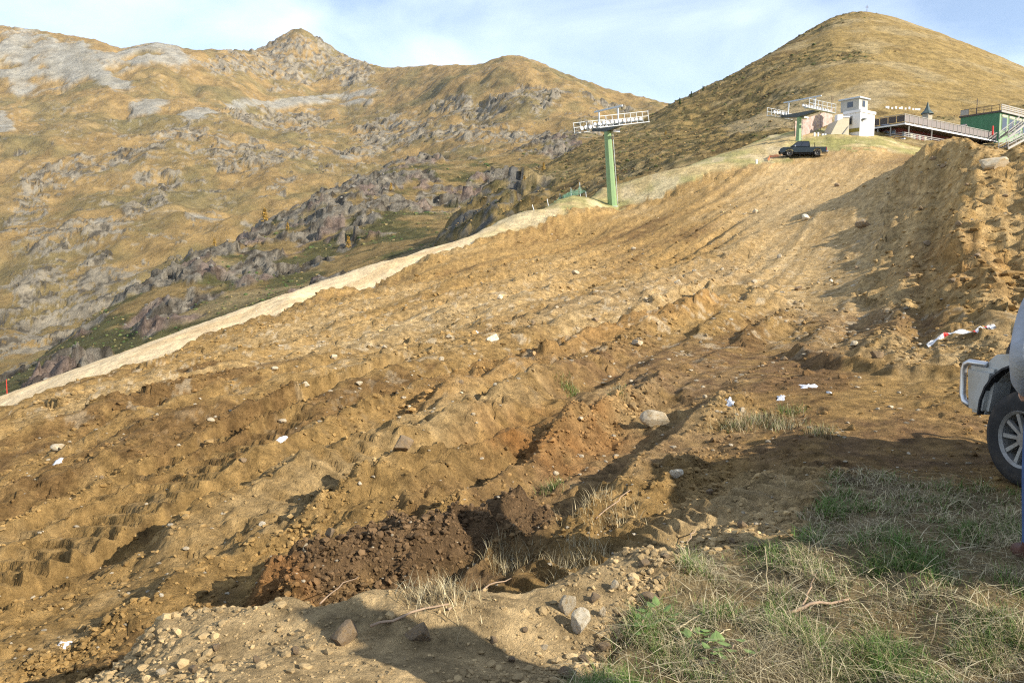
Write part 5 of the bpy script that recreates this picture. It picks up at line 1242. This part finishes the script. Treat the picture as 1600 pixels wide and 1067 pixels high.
# single stalk, sticks
def stick(name, label, a, b, r0, r1, m, bend=.0, seed=0, cat='stick', group=None, lift=.01):
    a = Vector(a); b = Vector(b); rnd = random.Random(seed); P_ = []
    for k in range(8):
        t_ = k / 7; p = a.lerp(b, t_) + Vector((rnd.uniform(-1, 1), rnd.uniform(-1, 1), rnd.uniform(-.3, 1))) * bend * math.sin(math.pi * t_); P_.append(p - a)
    o = MB().tube(P_, r0, 6, r1).build(name, m, None, smooth=True); o.location = a + Vector((0, 0, lift)); tag(o, label, cat, group); return o
b0 = hit(1201, 935); stick('dry_stalk', 'tall single dry stalk standing in the verge grass', b0, Vector(unproj(1195, 853, b0.y)), .004, .0018, M_straw, .004, 1, 'stalk', lift=0)
b0 = hit(1228, 762); stick('dry_stalk', 'short dry stalk at the edge of the shaded track', b0, Vector(unproj(1223, 742, b0.y)), .004, .002, M_straw, .004, 2, 'stalk', lift=0)
for i, (lab, p0, p1, r) in enumerate([('reddish stick lying across the verge grass', (1225, 965), (1325, 942), .010), ('dark twig crossing the stick in the grass', (1250, 960), (1275, 900), .006), ('forked twig in the grass near the bottom edge', (1130, 1060), (1190, 1025), .006), ('long dry root on the berm below the humus', (580, 985), (700, 950), .007), ('pale curved root on the trench edge', (700, 960), (800, 915), .006), ('thin root on the humus bank', (500, 950), (560, 905), .004), ('bent root sticking out of the sandy berm end', (1075, 852), (1086, 833), .005),
                                      ('long pale stalk lying in the sunlit grass', (1045, 995), (1135, 955), .004), ('dry stem lying along the berm foot', (1085, 1018), (1140, 990), .004), ('twig on the torn sod right of the humus', (930, 815), (985, 770), .006)]):
    stick('stick', lab, hit(*p0), hit(*p1), r, r * .6, M_twig if i not in (7, 8) else M_straw, .02, 20 + i, lift=.02)
# leafy weeds at the berm foot
def weed(label, px, py, n_, seed):
    rnd = random.Random(seed); c = hit(px, py); root = empty('weed', c); tag(root, label, 'weed', 'weeds at the foot of the berm')
    for k in range(n_):
        a = rnd.uniform(0, 6.283); d_ = rnd.uniform(.02, .10); w = rnd.uniform(.018, .032); x, y = d_ * math.cos(a), d_ * math.sin(a); z = gz(c.x + x, c.y + y) - c.z + rnd.uniform(.02, .06); tl = rnd.uniform(-.3, .5)
        V = [(x + w * u * math.cos(a) - w * .7 * v * math.sin(a), y + w * u * math.sin(a) + w * .7 * v * math.cos(a), z + tl * w * u + .004 * (1 - v * v)) for u, v in ((-1, 0), (-.4, .9), (.5, .7), (1.1, 0), (.5, -.7), (-.4, -.9), (0.1, 0))]
        me = bpy.data.meshes.new('leaf'); me.from_pydata(V, [], [(6, 0, 5), (6, 5, 4), (6, 4, 3), (6, 3, 2), (6, 2, 1), (6, 1, 0)]); me.materials.append(M_leaf); link('leaf', me, root)
    MB().tube([(0, 0, -.03), (.01, 0, .03), (.02, .01, .05)], .004, 5).build('stem', M_twig, root)
M_leaf = mat('weed_leaf', (0.14, 0.20, 0.06), 0.6, var=0.3, scale=12)
for i, (x, y, lab) in enumerate([(1030, 975, 'broad-leaved weed by the berm'), (1075, 1000, 'weed with pale leaves in the sunlit grass'), (1110, 1035, 'small weed near the bottom edge'), (1000, 985, 'low weed at the berm foot, leftmost'), (1140, 1025, 'weed with upright leaves among the straw')]): weed(lab, x, y, 9, i)

# ================================================================== SHRUBS AND TREES ON THE SLOPES
def pick_sheet(X, Y, Z, PXs, PYs, w, n):
    c = np.nonzero((w.ravel() > .02))[0]; ww = w.ravel()[c]; i = RNG.choice(c, n, p=ww / ww.sum()); return i, np.stack([X.ravel()[i], Y.ravel()[i], Z.ravel()[i]], 1)
shP = [proto(400 + k, 1) for k in range(5)]
w = shn * shrubbiness * ((PXb > 640) & (PXb < 1650))
i, P = pick_sheet(XB, YB, ZB, PXb, PYb, w, 6000); S_ = (.2 + .42 * RNG.random(len(P)) ** 2) * np.clip(P[:, 1] / 200, .6, 1.5)
pal2 = np.array([(.075, .085, .030), (.12, .105, .045), (.17, .12, .055), (.23, .16, .07)]); scatter('hillside_shrubs', M_shrub, shP, P, S_, pal2[RNG.integers(0, 4, len(P))] * RNG.uniform(.8, 1.25, (len(P), 1)), 'low dark shrubs covering the hillside', .55, 0)
w = (1 - rk) * sstep(-.05, .25, fbm(XC * .03, YC * .04, 5, 621, .65) + .2 * sstep(300, 480, PYc)) * (PXc > -50) * (PYc < 650)
i, P = pick_sheet(XC, YC, ZC, PXc, PYc, w, 3000); S_ = (.25 + .5 * RNG.random(len(P)) ** 2) * np.clip(P[:, 1] / 200, .6, 1.8)
pal3 = np.array([(.055, .085, .028), (.085, .10, .035), (.14, .125, .05), (.20, .15, .065)]); scatter('spur_shrubs', M_shrub, shP, P, S_, pal3[RNG.integers(0, 4, len(P))] * RNG.uniform(.8, 1.25, (len(P), 1)), 'green dwarf shrubs on the rocky spur', .6, 0)
w = rk * (PXc > -50) + .04
i, P = pick_sheet(XC, YC, ZC, PXc, PYc, w, 700); S_ = (.2 + .7 * RNG.random(len(P)) ** 3) * np.clip(P[:, 1] / 250, .6, 1.5)
scatter('spur_boulders', M_shrub, shP, P, S_, (np.array([[.17, .155, .13]]) * RNG.uniform(.6, 1.25, (len(P), 1))), 'grey boulders below the crags of the spur', .8, 0)

def tree(label, base, hgt, cols, seed, group, slim=.22):
    rnd = np.random.default_rng(seed); root = empty('larch_tree' if cols[0][0] > .2 else 'spruce_tree', base); tag(root, label, 'tree', group)
    MB().tube([(0, 0, -.4), (.02 * hgt, 0, hgt * .5), (.01 * hgt, 0, hgt)], .035 * hgt, 6, .006 * hgt).build('trunk', M_bark, root)
    n = 420; t_ = rnd.random(n) ** .8; zz = (.12 + .88 * t_) * hgt; rad = slim * hgt * (1 - t_) ** .8 * (.25 + .75 * rnd.random(n) ** .5) * (1 + .25 * np.sin(t_ * 40 + seed)) + .01; a = rnd.random(n) * 6.283
    c_ = np.stack([rad * np.cos(a), rad * np.sin(a), zz - rad * .25], 1); s_ = hgt * .045 * rnd.uniform(.6, 1.4, n)[:, None]
    V = np.stack([c_ + rnd.normal(0, 1, (n, 3)) * s_ for _ in range(3)], 1).reshape(-1, 3)
    cc = np.array(cols)[rnd.integers(0, len(cols), n)]
    link('crown', np_mesh('crown', V, np.arange(n * 3).reshape(-1, 3), M_shrub, False, np.repeat(cc, 3, 0)), root)
larch = [(.40, .24, .05), (.34, .22, .06), (.28, .18, .05)]; spru = [(.035, .06, .022), (.05, .075, .03), (.06, .08, .035)]
for i, (px, py, hp, lab) in enumerate([(415, 348, 22, 'orange larch beside the grey scree tongue'), (332, 372, 12, 'small larch on the track below the scree'), (352, 408, 11, 'small larch among the left crags'), (520, 388, 17, 'yellow larch right of the crags'), (545, 388, 18, 'olive yellow larch beside the yellow one'), (450, 360, 12, 'small orange larch between the crags'), (240, 450, 10, 'tiny larch on the left end of the spur'), (610, 300, 12, 'small larch near the top crag')]):
    b_ = on_sheet(XC, YC, ZC, PXc2, PYc2, px, py); tree(lab, b_, hp * b_[1] / F, larch, 10 + i, 'larches on the spur', .28)
for i, (px, py, hp, lab) in enumerate([(820, 290, 14, 'golden larch at the foot of the shrubby hill'), (850, 268, 13, 'golden larch above the pylon, lower of two'), (1040, 218, 12, 'golden larch on the flank of the shrubby hill'), (965, 285, 10, 'small golden larch right of the tall pylon')]):
    b_ = on_sheet(XB, YB, ZB, PXb2, PYb2, px, py); tree(lab, b_, hp * b_[1] / F, larch, 30 + i, 'larches on the shrubby hill', .26)
for i, (px, py, hp, lab) in enumerate([(1061, 166, 11, 'little spruce on the ridge of the hill, lowest of three'), (1081, 153, 9, 'little spruce on the ridge of the hill, middle of three'), (1098, 143, 8, 'little spruce on the ridge of the hill, highest of three')]):
    b_ = on_sheet(XB, YB, ZB, PXb2, PYb2, px, py); tree(lab, b_, hp * b_[1] / F, spru, 50 + i, 'spruces on the hill ridge', .2)

# ================================================================== AIR
hz_ = MB().box(-2600, 1900, -60, 3400, -900, 760).build('haze'); hz_['kind'] = 'stuff'; hz_['label'] = 'thin bluish haze over the valley'
M_haze = bpy.data.materials.new('haze'); M_haze.use_nodes = True; hn = M_haze.node_tree.nodes; hl = M_haze.node_tree.links; hn.remove(hn['Principled BSDF'])
pv = hn.new('ShaderNodeVolumePrincipled'); pv.inputs['Color'].default_value = (.80, .88, 1, 1); pv.inputs['Density'].default_value = .000025; pv.inputs['Anisotropy'].default_value = 0.0
hl.new(pv.outputs['Volume'], hn['Material Output'].inputs['Volume']); hz_.data.materials.append(M_haze)
